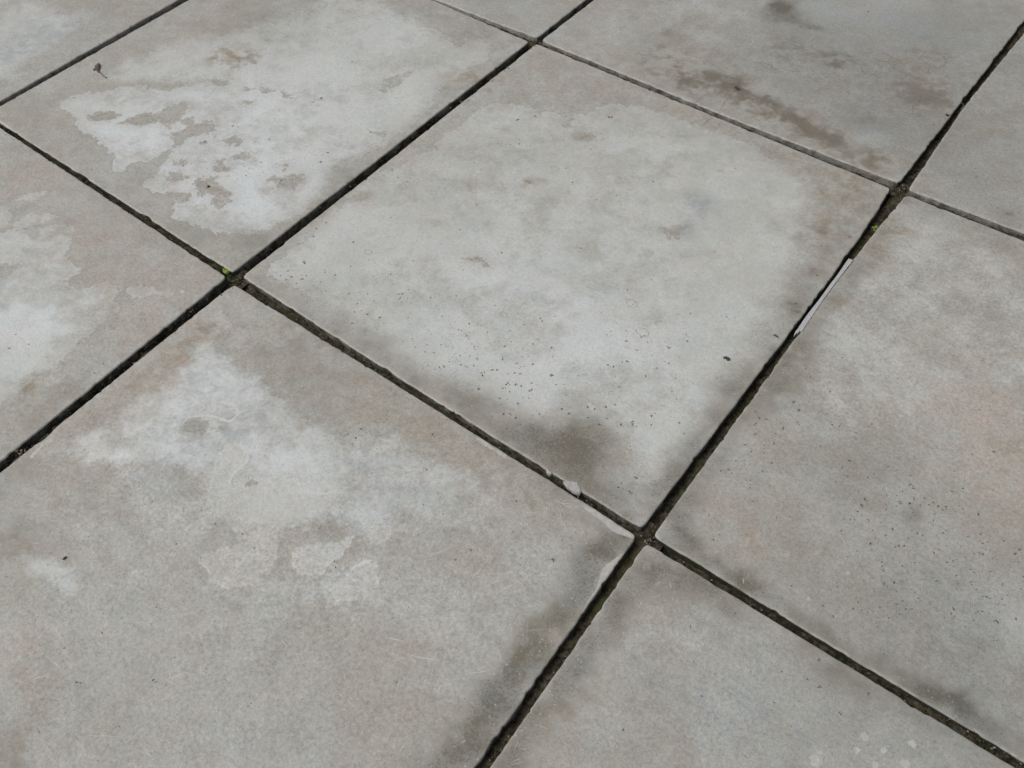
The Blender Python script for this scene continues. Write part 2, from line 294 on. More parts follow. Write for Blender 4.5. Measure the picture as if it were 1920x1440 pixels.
def to_floor(lst):
    a = np.array(lst, float)
    c = at(a[:, 0], a[:, 1]); e = at(a[:, 0] + 1, a[:, 1])
    scale = np.linalg.norm(e - c, axis=1)              # metres per photo pixel there
    return np.c_[c, a[:, 2] * scale * 1.12, a[:, 3] if a.shape[1] > 3 else np.ones(len(a))]


for (xa, ya, xb, yb, off, r, st, n_) in ((1240, 985, 900, 1440, 30, 20, .16, 22), (1180, 1005, 860, 1440, -32, 24, .14, 22), (1650, 400, 1240, 970, 20, 16, .16, 30), (1640, 390, 1230, 950, -18, 14, .12, 30), (1240, 1010, 1915, 1425, -22, 16, .20, 34), (1240, 1035, 1900, 1440, 16, 14, .13, 34), (460, 530, 1190, 985, -14, 14, .16, 36), (445, 545, 1180, 1005, 12, 12, .08, 36), (440, 505, 990, 80, -10, 9, .12, 26), (0, 860, 420, 520, -9, 9, .10, 20), (10, 232, 430, 505, -8, 9, .10, 20), (1020, 80, 1690, 345, -8, 8, .10, 30), (1700, 330, 1915, 50, -8, 8, .14, 14)):
    dx, dy = xb - xa, yb - ya; ln = math.hypot(dx, dy); nx_, ny_ = -dy / ln, dx / ln
    if ny_ < 0: nx_, ny_ = -nx_, -ny_
    if abs(dx) < abs(dy) and nx_ < 0: nx_, ny_ = -nx_, -ny_
    for k in range(n_):
        t = (k + rng.random()) / n_; o_ = off * (.35 + .9 * rng.random())
        DIRT.append((xa + dx * t + nx_ * o_, ya + dy * t + ny_ * o_, r * (.6 + .8 * rng.random()), st * (.3 + 1.4 * rng.random())))

BLOBS = {k: to_floor(v) for k, v in dict(dirt=DIRT, tan=TAN, pink=PINK, cool=COOL, rust=RUST, grime_vignette=GRIME_VIGNETTE, bright=BRIGHT, scratch=SCRATCH, soften=SOFTEN).items()}
FILM_P = [(s, px_poly(t, c)) for s, t, c in FILM]
SOFT_P = [(px_poly(t, c), so, st) for t, c, so, st in SOFT]
PATCH_P = [(s, px_poly(t, c)) for s, t, c in PATCH]
CHIP_P = [px_poly(t, c) for t, c in CHIP]
DROP_P = to_floor([(a, b, c, 1) for a, b, c in DROPS])


_box = [None, None, None]


def near(p, poly, m):
    lo = poly.min(0) - m; hi = poly.max(0) + m
    if _box[0] is not p: _box[:] = [p, p.min(0), p.max(0)]
    if (lo > _box[2]).any() or (hi < _box[1]).any(): return np.zeros(0, int)
    if len(poly) == 1 and len(p) > 20000:                 # small blob: look only at its neighbourhood in sorted order
        a, b = np.searchsorted(_sort(p)[1], (lo[0], hi[0])); k = _sort(p)[0][a:b]
        return k[(p[k, 1] >= lo[1]) & (p[k, 1] <= hi[1])]
    return np.nonzero(((p >= lo) & (p <= hi)).all(1))[0]


_srt = [None, None]


def _sort(p):
    if _srt[0] is not p:
        o_ = np.argsort(p[:, 0]); _srt[:] = [p, (o_, p[o_, 0])]
    return _srt[1]


def stain_attrs(p):
    n = len(p); out = {}
    x, y = p[:, 0], p[:, 1]
    warp = np.c_[fbm(x, y, 45, 4, 1.0, .6), fbm(x, y, 45, 4, 31.0, .6)]
    pc = p + warp * 0.0075
    out['nl'] = .5 + .55 * fbm(x, y, 5, 5, 12.0, .6)
    xr, yr = x * .88 + y * .48, -x * .48 + y * .88
    out['nm'] = .5 + .55 * fbm(x + warp[:, 0] * .012, y + warp[:, 1] * .012, 24, 5, 40.0, .62)
    out['nc'] = .5 + .55 * fbm(xr + warp[:, 0] * .01, yr * 1.35, 14, 6, 90.0, .62)
    out['hue'] = .5 + .6 * fbm(x, y, 48, 4, 140.0, .7)
    out['nf'] = .5 + .75 * fbm(x + warp[:, 0] * .006, y * 1.2 + warp[:, 1] * .006, 70, 4, 210.0, .75)
    fc = np.full(n, -0.03); ho = np.full(n, -0.03)
    for s, poly in FILM_P:
        k = near(p, poly, 0.035)
        if not len(k): continue
        d = sdf(pc[k], poly)
        fc[k] = np.maximum(fc[k], d) if s == '+' else np.minimum(fc[k], -d)
        if s == '-': ho[k] = np.maximum(ho[k], d)
    out['hole'] = np.clip(ho, -.03, .03) * 100
    out['film'] = np.clip(fc, -0.03, 0.03) * 100
    ps = p + np.c_[fbm(x, y, 16, 5, 5.0, .6), fbm(x, y, 16, 5, 51.0, .6)] * 0.02
    fs = np.zeros(n)
    for poly, so, st in SOFT_P:
        k = near(p, poly, 0.06)
        if not len(k): continue
        fs[k] = np.maximum(fs[k], st * sstep(-so, so, sdf(ps[k], poly)))
    out['film_soft'] = fs
    pa = np.full(n, -0.02)
    pw = p + warp * 0.002
    for s, poly in PATCH_P:
        k = near(p, poly, 0.03)
        if not len(k): continue
        d = sdf(pw[k], poly)
        pa[k] = np.maximum(pa[k], d) if s == '+' else np.minimum(pa[k], -d)
    out['patch'] = np.clip(pa, -0.02, 0.02) * 100
    ch = np.full(n, -0.02)
    pw = p + warp * 0.0012
    for poly in CHIP_P:
        k = near(p, poly, 0.03)
        if len(k): ch[k] = np.maximum(ch[k], sdf(pw[k], poly))
    for cx, cy, r, _ in DROP_P:
        k = near(p, np.array([[cx, cy]]), r + 0.02)
        if len(k): ch[k] = np.maximum(ch[k], r / 1.12 - np.hypot(pw[k, 0] - cx, pw[k, 1] - cy))
    out['chip'] = np.clip(ch, -0.02, 0.02) * 100
    wb = p + np.c_[fbm(x, y, 22, 5, 7.0, .62), fbm(x, y, 22, 5, 71.0, .62)] * 0.016
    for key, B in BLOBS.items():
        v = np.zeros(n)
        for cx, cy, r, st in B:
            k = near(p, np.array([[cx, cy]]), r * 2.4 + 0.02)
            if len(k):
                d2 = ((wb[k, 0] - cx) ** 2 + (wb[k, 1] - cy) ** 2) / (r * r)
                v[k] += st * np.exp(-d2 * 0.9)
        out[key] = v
    return out


# ------------------------------------------------------------------ materials
def new_mat(name):
    m = bpy.data.materials.new(name); m.use_nodes = True
    return m, m.node_tree.nodes, m.node_tree.links, m.node_tree.nodes['Principled BSDF']


class NB:
    """small node builder"""
    def __init__(s, nt): s.n = nt.nodes; s.l = nt.links

    def sock(s, inp, v):
        if isinstance(v, bpy.types.NodeSocket): s.l.new(v, inp)
        else: inp.default_value = v

    def math(s, op, a, b=0.0, c=0.0, clamp=False):
        q = s.n.new('ShaderNodeMath'); q.operation = op; q.use_clamp = clamp
        s.sock(q.inputs[0], a); s.sock(q.inputs[1], b); s.sock(q.inputs[2], c)
        return q.outputs[0]

    def map(s, v, a, b, c=0.0, d=1.0, smooth=True):
        q = s.n.new('ShaderNodeMapRange'); q.interpolation_type = 'SMOOTHSTEP' if smooth else 'LINEAR'
        s.sock(q.inputs[0], v)
        for i, z in enumerate((a, b, c, d)): q.inputs[i + 1].default_value = z
        return q.outputs[0]

    def noise(s, vec, scale, detail=4.0, rough=0.55, dist=0.0):
        q = s.n.new('ShaderNodeTexNoise'); q.inputs['Scale'].default_value = scale; q.inputs['Detail'].default_value = detail
        q.inputs['Roughness'].default_value = rough; q.inputs['Distortion'].default_value = dist
        s.l.new(vec, q.inputs['Vector']); return q.outputs['Fac']

    def attr(s, name):
        q = s.n.new('ShaderNodeAttribute'); q.attribute_name = name; return q.outputs['Fac']

    def mix(s, fac, a, b, mode='MIX'):
        q = s.n.new('ShaderNodeMix'); q.data_type = 'RGBA'; q.blend_type = mode
        s.sock(q.inputs['Factor'], fac)
        for inp, v in ((q.inputs['A'], a), (q.inputs['B'], b)): pass
        ins = [i for i in q.inputs if i.type == 'RGBA']
        for inp, v in zip(ins, (a, b)):
            if isinstance(v, bpy.types.NodeSocket): s.l.new(v, inp)
            else: inp.default_value = (*v, 1.0)
        return [o for o in q.outputs if o.type == 'RGBA'][0]

    def mapping(s, vec, loc=(0, 0, 0), rot=(0, 0, 0), sc=(1, 1, 1)):
        q = s.n.new('ShaderNodeMapping'); q.inputs['Location'].default_value = loc; q.inputs['Rotation'].default_value = rot; q.inputs['Scale'].default_value = sc
        s.l.new(vec, q.inputs['Vector']); return q.outputs[0]

    def vor(s, vec, scale, feature='F1', rnd=1.0):
        q = s.n.new('ShaderNodeTexVoronoi'); q.feature = feature; q.inputs['Scale'].default_value = scale; q.inputs['Randomness'].default_value = rnd
        s.l.new(vec, q.inputs['Vector']); return q

    def bump(s, h, strength, dist, normal=None):
        q = s.n.new('ShaderNodeBump'); q.inputs['Strength'].default_value = strength; q.inputs['Distance'].default_value = dist
        s.l.new(h, q.inputs['Height'])
        if normal is not None: s.l.new(normal, q.inputs['Normal'])
        return q.outputs[0]


def pos(n):
    return n.new('ShaderNodeNewGeometry').outputs['Position']


def tile_material():
    m, n, l, bs = new_mat('weathered_tile'); b = NB(m.node_tree); P = pos(n)
    n_low, n_mid, n_cloud, hue, n_f = b.attr('nl'), b.attr('nm'), b.attr('nc'), b.attr('hue'), b.attr('nf')
    n_60 = b.noise(P, 75, 3, .65, .8); n_fine = b.noise(P, 260, 2.5, .7)
    dev = lambda q, k: b.math('MULTIPLY', b.math('SUBTRACT', q, .5), k)
    # bare tile
    f = b.math('ADD', b.math('MULTIPLY', n_low, .5), b.math('MULTIPLY', n_mid, .5))
    base = b.mix(b.map(f, .36, .64), (.368, .356, .328), (.418, .414, .393))
    base = b.mix(b.map(b.math('ADD', n_cloud, dev(n_60, .5)), .48, .78, 0, .50), base, (.358, .325, .284))
    base = b.mix(b.map(b.math('ADD', n_mid, dev(n_60, .9)), .52, .84, 0, .5), base, (.400, .408, .388))
    base = b.mix(b.map(n_f, .45, .85, 0, .38), base, (.330, .312, .280))
    base = b.mix(b.map(n_f, .15, .5, .35, 0), base, (.438, .432, .408))
    # lime film
    v = b.math('ADD', b.attr('film'), b.math('ADD', b.math('ADD', dev(n_60, 2.0), dev(n_f, .9)), dev(n_fine, .6)))
    wid = b.math('ADD', b.map(n_cloud, .42, .64, .09, .8), b.math('MULTIPLY', b.attr('soften'), 1.7))
    wid = b.math('MULTIPLY', wid, b.map(b.attr('bright'), .1, .7, 1.0, .40))
    vn = b.math('DIVIDE', v, wid)
    crisp = b.map(vn, -1, 1)
    fsa = b.attr('film_soft')
    fso = b.math('ADD', fsa, b.math('ADD', dev(n_mid, .55), b.math('ADD', dev(n_60, .45), dev(n_fine, .3))))
    soft = b.math('MULTIPLY', b.map(fso, .18, .85), b.map(fsa, 0.0, .12))
    deep = b.map(b.attr('film'), 0.0, 2.6, .68, .96)
    film = b.math('MAXIMUM', b.math('MULTIPLY', crisp, deep), b.math('MULTIPLY', soft, .92))
    hv_ = b.math('ADD', b.attr('hole'), b.math('ADD', dev(n_60, 2.6), b.math('ADD', dev(n_f, 1.9), dev(n_fine, .6))))
    hm = b.map(hv_, -.1, .1)
    film = b.math('MULTIPLY', film, b.math('SUBTRACT', 1.0, b.math('MULTIPLY', hm, b.map(n_f, .3, .7, .42, .85))))
    film = b.math('MULTIPLY', film, b.map(b.math('ADD', b.math('ADD', n_cloud, dev(n_f, -.25)), dev(n_60, .5)), .16, .60, .50, 1.0), clamp=True)
    filmcol = b.mix(b.map(n_mid, .30, .70), (.472, .480, .460), (.528, .538, .524))
    filmcol = b.mix(b.math('MULTIPLY', b.attr('bright'), b.map(n_cloud, .25, .7, .5, 1.0), clamp=True), filmcol, (.625, .655, .668))
    c = b.mix(film, base, filmcol)
    hr = b.math('MULTIPLY', b.map(hv_, -.1, .1), b.map(hv_, .1, .5, 1, 0))
    c = b.mix(b.math('MULTIPLY', hr, .30), c, (.255, .225, .185))
    # tide mark just outside the film edge, pale lip just inside
    hard = b.map(b.attr('soften'), 0, .5, 1, 0)
    rim = b.math('MULTIPLY', b.math('MULTIPLY', b.map(v, -.42, -.04), b.map(v, -.06, .05, 1, 0)), hard)
    c = b.mix(b.math('MULTIPLY', rim, .24), c, (.270, .245, .208))
    lip = b.math('MULTIPLY', b.math('MULTIPLY', b.map(v, .0, .10), b.map(v, .12, .45, 1, 0)), hard)
    c = b.mix(b.math('MULTIPLY', lip, .28), c, (.60, .60, .58))
    # tints
    gr = b.math('MULTIPLY', b.math('MULTIPLY', b.map(n_mid, .25, .75, .45, 1.5), b.map(n_60, .3, .7, .6, 1.35)), b.map(n_f, .2, .8, .35, 1.7))
    c = b.mix(b.math('MULTIPLY', b.attr('tan'), gr, clamp=True), c, (.300, .258, .205))
    ru = b.math('ADD', b.attr('rust'), b.math('ADD', dev(n_f, .85), b.math('ADD', dev(n_60, .95), dev(n_fine, .7))))
    ru = b.math('MULTIPLY', b.map(ru, .20, .92), b.map(b.attr('rust'), .04, .3))
    c = b.mix(b.math('MULTIPLY', ru, .82), c, (.188, .160, .126))
    c = b.mix(b.math('MULTIPLY', b.math('MULTIPLY', b.attr('pink'), .65), gr, clamp=True), c, (.455, .395, .350))
    c = b.mix(b.math('MULTIPLY', b.attr('cool'), gr, clamp=True), c, (.395, .420, .425))
    # flaking cream skim
    pv = b.math('ADD', b.attr('patch'), b.math('ADD', dev(n_60, .45), dev(n_fine, .35)))
    pm = b.map(b.math('ADD', pv, dev(n_f, .35)), -.22, .22)
    c = b.mix(b.math('MULTIPLY', pm, b.map(n_f, .2, .8, .38, .78)), c, b.mix(b.math('MULTIPLY', b.attr('bright'), .8, clamp=True), (.480, .472, .442), (.560, .566, .556)))
    prim = b.math('MULTIPLY', b.map(pv, -.02, .05), b.map(pv, .06, .24, 1, 0))
    c = b.mix(b.math('MULTIPLY', prim, b.map(n_f, .42, .7, .0, .5)), c, (.61, .61, .595))
    # pores and light grains
    sp = b.vor(P, 300)
    spd = b.map(sp.outputs['Distance'], .10, .34, 1.0, 0.0)
    sel = b.n.new('ShaderNodeSeparateColor'); l.new(sp.outputs['Color'], sel.inputs[0])
    dark = b.math('MULTIPLY', spd, b.map(b.math('ADD', sel.outputs[0], dev(n_mid, .8)), .74, .92))
    lite = b.math('MULTIPLY', spd, b.map(sel.outputs[1], .72, .86))
    c = b.mix(b.math('MULTIPLY', dark, b.map(b.attr('dirt'), .05, .5, .42, .85)), c, (.16, .145, .12))
    c = b.mix(b.math('MULTIPLY', lite, b.map(b.attr('scratch'), 0, .8, .10, .42)), c, (.57, .555, .52))
    # dirt out of the joints
    dn = b.math('MULTIPLY', b.map(n_60, .25, .75, .85, 1.15), b.map(n_fine, .2, .8, .55, 1.45))
    n_gr = b.noise(P, 620, 1.5, .6)
    da = b.math('MULTIPLY', b.attr('dirt'), .82)
    da = b.math('ADD', da, b.math('MULTIPLY', b.map(da, .03, .35), b.math('ADD', dev(n_gr, 1.5), b.math('ADD', dev(n_f, .22), dev(n_60, .12)))))
    d = b.math('MULTIPLY', b.math('MULTIPLY', da, dn), b.math('SUBTRACT', 1.0, b.math('MULTIPLY', lite, .92)))
    dcol = b.mix(b.map(n_mid, .35, .65), (.138, .122, .090), (.126, .118, .094))
    c = b.mix(b.map(d, 0.0, .95, 0, .92, smooth=False), c, dcol)
    c = b.mix(b.math('MULTIPLY', b.attr('grime_vignette'), b.map(n_60, .3, .7, .6, 1.4), clamp=True), c, (.10, .103, .095))  # overall soiling together with the painted vignette towards the view corners
    # worn pale strips and paint drops
    cv2 = b.math('ADD', b.attr('chip'), b.math('ADD', dev(n_fine, .20), dev(n_60, .14)))
    c = b.mix(b.math('MULTIPLY', b.map(cv2, -.05, .05), b.map(n_f, .2, .8, .58, .85)), c, (.505, .497, .472))
    # worn pale arris
    c = b.mix(b.math('MULTIPLY', b.attr('worn'), b.map(n_60, .38, .62, .0, .75)), c, (.46, .44, .395))
    # grain and a faint drift of hue between greenish and pinkish grey
    c = b.mix(b.map(hue, .25, .75, .0, .6), c, b.mix(1.0, c, (1.022, 1.0, .962), 'MULTIPLY'))
    c = b.mix(b.map(hue, .25, .75, .6, .0), c, b.mix(1.0, c, (.97, 1.0, .975), 'MULTIPLY'))
    g = b.math('ADD', b.math('ADD', b.math('ADD', dev(n_fine, .74), dev(n_gr, .62)), dev(n_60, .24)), dev(n_f, -.07))
    g = b.math('MULTIPLY', g, b.map(film, .2, .9, 1.0, .52))
    hv = b.n.new('ShaderNodeHueSaturation'); l.new(c, hv.inputs['Color']); l.new(b.math('ADD', g, 1.0), hv.inputs['Value'])
    l.new(hv.outputs[0], bs.inputs['Base Color'])
    l.new(b.math('ADD', b.map(film, 0, 1, .46, .40), dev(n_60, .35)), bs.inputs['Roughness'])
    bs.inputs['Specular IOR Level'].default_value = 0.45
    l.new(b.bump(b.noise(P, 170, 2.5, .65), .32, .0010), bs.inputs['Normal'])
    return m


def wall_material():
    m, n, l, bs = new_mat('tile_edge_body'); b = NB(m.node_tree); P = pos(n)
    n1 = b.noise(P, 60, 5, .65, .5); n2 = b.noise(P, 400, 4, .7); n3 = b.noise(P, 14, 3, .6)
    c = b.mix(b.map(n2, .3, .7), (.25, .24, .215), (.42, .41, .385))
    al = b.math('ADD', b.attr('algae'), b.math('ADD', b.math('MULTIPLY', b.math('SUBTRACT', n1, .5), 1.3), b.math('MULTIPLY', b.math('SUBTRACT', n2, .5), .8)))
    mosscol = b.mix(b.map(n3, .4, .6), (.030, .029, .020), (.038, .046, .026))
    c = b.mix(b.map(al, .2, .85), c, mosscol)
    l.new(c, bs.inputs['Base Color']); bs.inputs['Roughness'].default_value = .85; bs.inputs['Specular IOR Level'].default_value = .25
    h = b.math('ADD', n1, b.math('MULTIPLY', n2, .7)); l.new(b.bump(h, .9, .002), bs.inputs['Normal'])
    return m


def filler_material():
    m, n, l, bs = new_mat('dark_mossy_earth'); b = NB(m.node_tree); P = pos(n)
    n1 = b.noise(P, 18, 4, .6); n2 = b.noise(P, 160, 5, .7); n3 = b.noise(P, 700, 3, .6)
    c = b.mix(b.map(n2, .35, .7), (.016, .015, .010), (.125, .106, .070))
    c = b.mix(b.math('MULTIPLY', b.map(n1, .48, .66), b.map(n2, .3, .7, .3, 1.0)), c, (.075, .078, .034))
    c = b.mix(b.map(n3, .66, .76, 0, .6), c, (.16, .14, .105))
    c = b.mix(b.math('MULTIPLY', b.attr('pale'), b.map(n2, .3, .7, .35, 1.0), clamp=True), c, (.20, .18, .148))
    l.new(c, bs.inputs['Base Color']); bs.inputs['Roughness'].default_value = .92; bs.inputs['Specular IOR Level'].default_value = .2
    h = b.math('ADD', n2, b.math('MULTIPLY', n3, .6)); l.new(b.bump(h, 1.0, .003), bs.inputs['Normal'])
    return m


def plain_material(name, c1, c2, scale=300, rough=.6, spec=.3, bump=.3, bd=.001):
    m, n, l, bs = new_mat(name); b = NB(m.node_tree); P = pos(n)
    q = b.noise(P, scale, 4, .65)
    l.new(b.mix(b.map(q, .32, .68), c1, c2), bs.inputs['Base Color'])
    bs.inputs['Roughness'].default_value = rough; bs.inputs['Specular IOR Level'].default_value = spec
    l.new(b.bump(q, bump, bd), bs.inputs['Normal'])
    return m


M_TILE = tile_material(); M_WALL = wall_material(); M_FILL = filler_material()
M_EARTH = plain_material('dark_subsoil', (.02, .018, .014), (.05, .042, .03), 60, .95, .1, 1.0, .004)

# ------------------------------------------------------------------ the floor
PITCH_X = 0.5690
XL = {-2: -2.24, -1: -1.10, 0: -0.530, 1: 0.0, 2: PITCH_X, 3: 2 * PITCH_X, 4: 3 * PITCH_X, 5: 4 * PITCH_X}
XL = {0: -0.53 - PITCH_X, 1: -0.53, 2: 0.0, 3: PITCH_X, 4: 2 * PITCH_X, 5: 3 * PITCH_X, -1: -0.53 - 2 * PITCH_X}
YL = {-1: -1.2, 0: -0.6, 1: 0.0, 2: 0.6, 3: 1.2, 4: 1.8}
HJ = 0.0065

gm = bpy.data.meshes.new('floor'); G = 60.0
gm.from_pydata([(-G, -G, -.034), (G, -G, -.034), (G, G, -.034), (-G, G, -.034)], [], [(0, 1, 2, 3)]); gm.materials.append(M_EARTH)
floor = link('floor', gm); tag(floor, kind='structure', label='dark bed under the weathered pale paving tiles')


def ext(p, q, axis, val):
    t = (val - p[axis]) / (q[axis] - p[axis]); return p + (q - p) * t


def cross_lines(a, b_, c, d):
    A = np.array([b_ - a, -(d - c)]).T
    t = np.linalg.solve(A, c - a); return a + (b_ - a) * t[0]


A_ = lambda x, y: at1(x, y)
T = {}
# corners in the order (x-,y-), (x+,y-), (x+,y+), (x-,y+)
T[(2, 1)] = [A_(454.7, 518), A_(1203, 990), A_(1671, 351), A_(1006, 79.4)]
a, b_ = A_(436, 510), A_(992, 76)
T[(1, 1)] = [cross_lines(a, A_(0, 229), A_(0, 199), A_(352, 0)), a, b_, cross_lines(b_, A_(813, 0), A_(0, 199), A_(352, 0))]
a = A_(424, 518)
T[(1, 0)] = [np.array([XL[1] + HJ, YL[0] + HJ]), ext(a, A_(0, 865), 1, YL[0] + HJ), a, ext(a, A_(0, 240), 0, XL[1] + HJ)]
a, b_ = A_(436.5, 530.6), A_(1194, 1003)
T[(2, 0)] = [ext(a, A_(0, 885), 1, YL[0] + HJ), ext(b_, A_(889, 1440), 1, YL[0] + HJ), b_, a]
a = A_(1212, 1018)
T[(3, 0)] = [ext(a, A_(919, 1440), 1, YL[0] + HJ), np.array([XL[4] - HJ, YL[0] + HJ]), ext(a, A_(1904, 1440), 0, XL[4] - HJ), a]
a, b_ = A_(1225.5, 1004), A_(1700.6, 364.4)
T[(3, 1)] = [a, ext(a, A_(1920, 1425.6), 0, XL[4] - HJ), ext(b_, A_(1920, 450), 0, XL[4] - HJ), b_]
a = A_(1703.5, 355)
T[(3, 2)] = [a, ext(a, A_(1920, 436), 0, XL[4] - HJ), np.array([XL[4] - HJ, YL[3] - HJ]), ext(a, A_(1920, 70), 1, YL[3] - HJ)]
a, b_ = A_(1016, 75), A_(1685.5, 343)
T[(2, 2)] = [a, b_, ext(b_, A_(1918, 40), 1, YL[3] - HJ), ext(a, A_(1113, 0), 1, YL[3] - HJ)]
a = A_(1007, 70)
T[(1, 2)] = [ext(a, A_(822, 0), 0, XL[1] + HJ), a, ext(a, A_(1097, 0), 1, YL[3] - HJ), np.array([XL[1] + HJ, YL[3] - HJ])]
p, q = A_(0, 190), A_(333, 0)
T[(0, 1)] = [np.array([XL[0] + HJ, YL[1] + HJ]), ext(p, q, 1, YL[1] + HJ), ext(p, q, 1, YL[2] - HJ), np.array([XL[0] + HJ, YL[2] - HJ])]
DETAILED = set(T)
for i in range(-1, 5):
    for j in range(-1, 4):
        if (i, j) not in T:
            x0, x1, y0, y1 = XL[i] + HJ, XL[i + 1] - HJ, YL[j] + HJ, YL[j + 1] - HJ
            T[(i, j)] = [np.array(v) for v in ((x0, y0), (x1, y0), (x1, y1), (x0, y1))]

# how mossy the side walls are: y- , x+ , y+ , x- side of each tile
ALGAE = {(2, 2): (.42, .75, .6, .7), (3, 2): (.45, .7, .6, .7), (1, 2): (-.02, .55, .6, .7), (1, 1): (.78, .62, .3, .4), (0, 1): (.5, .38, .5, .5),
         (2, 1): (.62, .72, .5, .7), (1, 0): (.6, .66, .7, .7), (2, 0): (.7, .62, .8, .9), (3, 1): (.85, .8, .4, .8), (3, 0): (.8, .8, .9, .8)}


# slightly bowed edges: a photo pixel the edge passes through midway
BOW = {((2, 1), 2): [(1526, 562), (1625, 424.5)], ((3, 1), 1): [(1543.5, 562), (1648, 424.5)], ((3, 2), 1): (1808, 200), ((2, 2), 3): (1340, 208.5), ((3, 1), 3): (1550, 1204), ((2, 1), 3): (788, 732.5), ((2, 0), 4): (788, 748)}


def coords(L, cell):
    k = [0, .0004, .0010, .0018, .0030]
    n_ = max(4, int((L - 2 * k[-1]) / cell))
    mid = np.linspace(k[-1], L - k[-1], n_ + 1)
    return np.r_[k[:-1], mid, L - np.array(k[:-1][::-1])]


TILE_DZ = {(2, 0): -.0003, (1, 1): .0004, (3, 1): .0002}


TILT = {q: np.random.default_rng(100 + q[0] * 7 + q[1] * 31).normal(0, 1, 3) * (.0006, .0016, .0016) for q in [(i, j) for i in range(-1, 5) for j in range(-1, 4)]}


def plane(ij, x, y):
    m = np.mean(T[ij], 0); g = TILT[ij]
    return TILE_DZ.get(ij, 0.0) + g[0] + g[1] * (x - m[0]) + g[2] * (y - m[1])


def relief(x, y):
    return .00035 * fbm(x, y, 9, 3, 2.0)


def top_z(x, y):
    ij = max((q for q in T), key=lambda q: -np.hypot(*(np.mean(T[q], 0) - np.array([np.mean(x), np.mean(y)]))))
    return relief(x, y) + plane(ij, x, y)


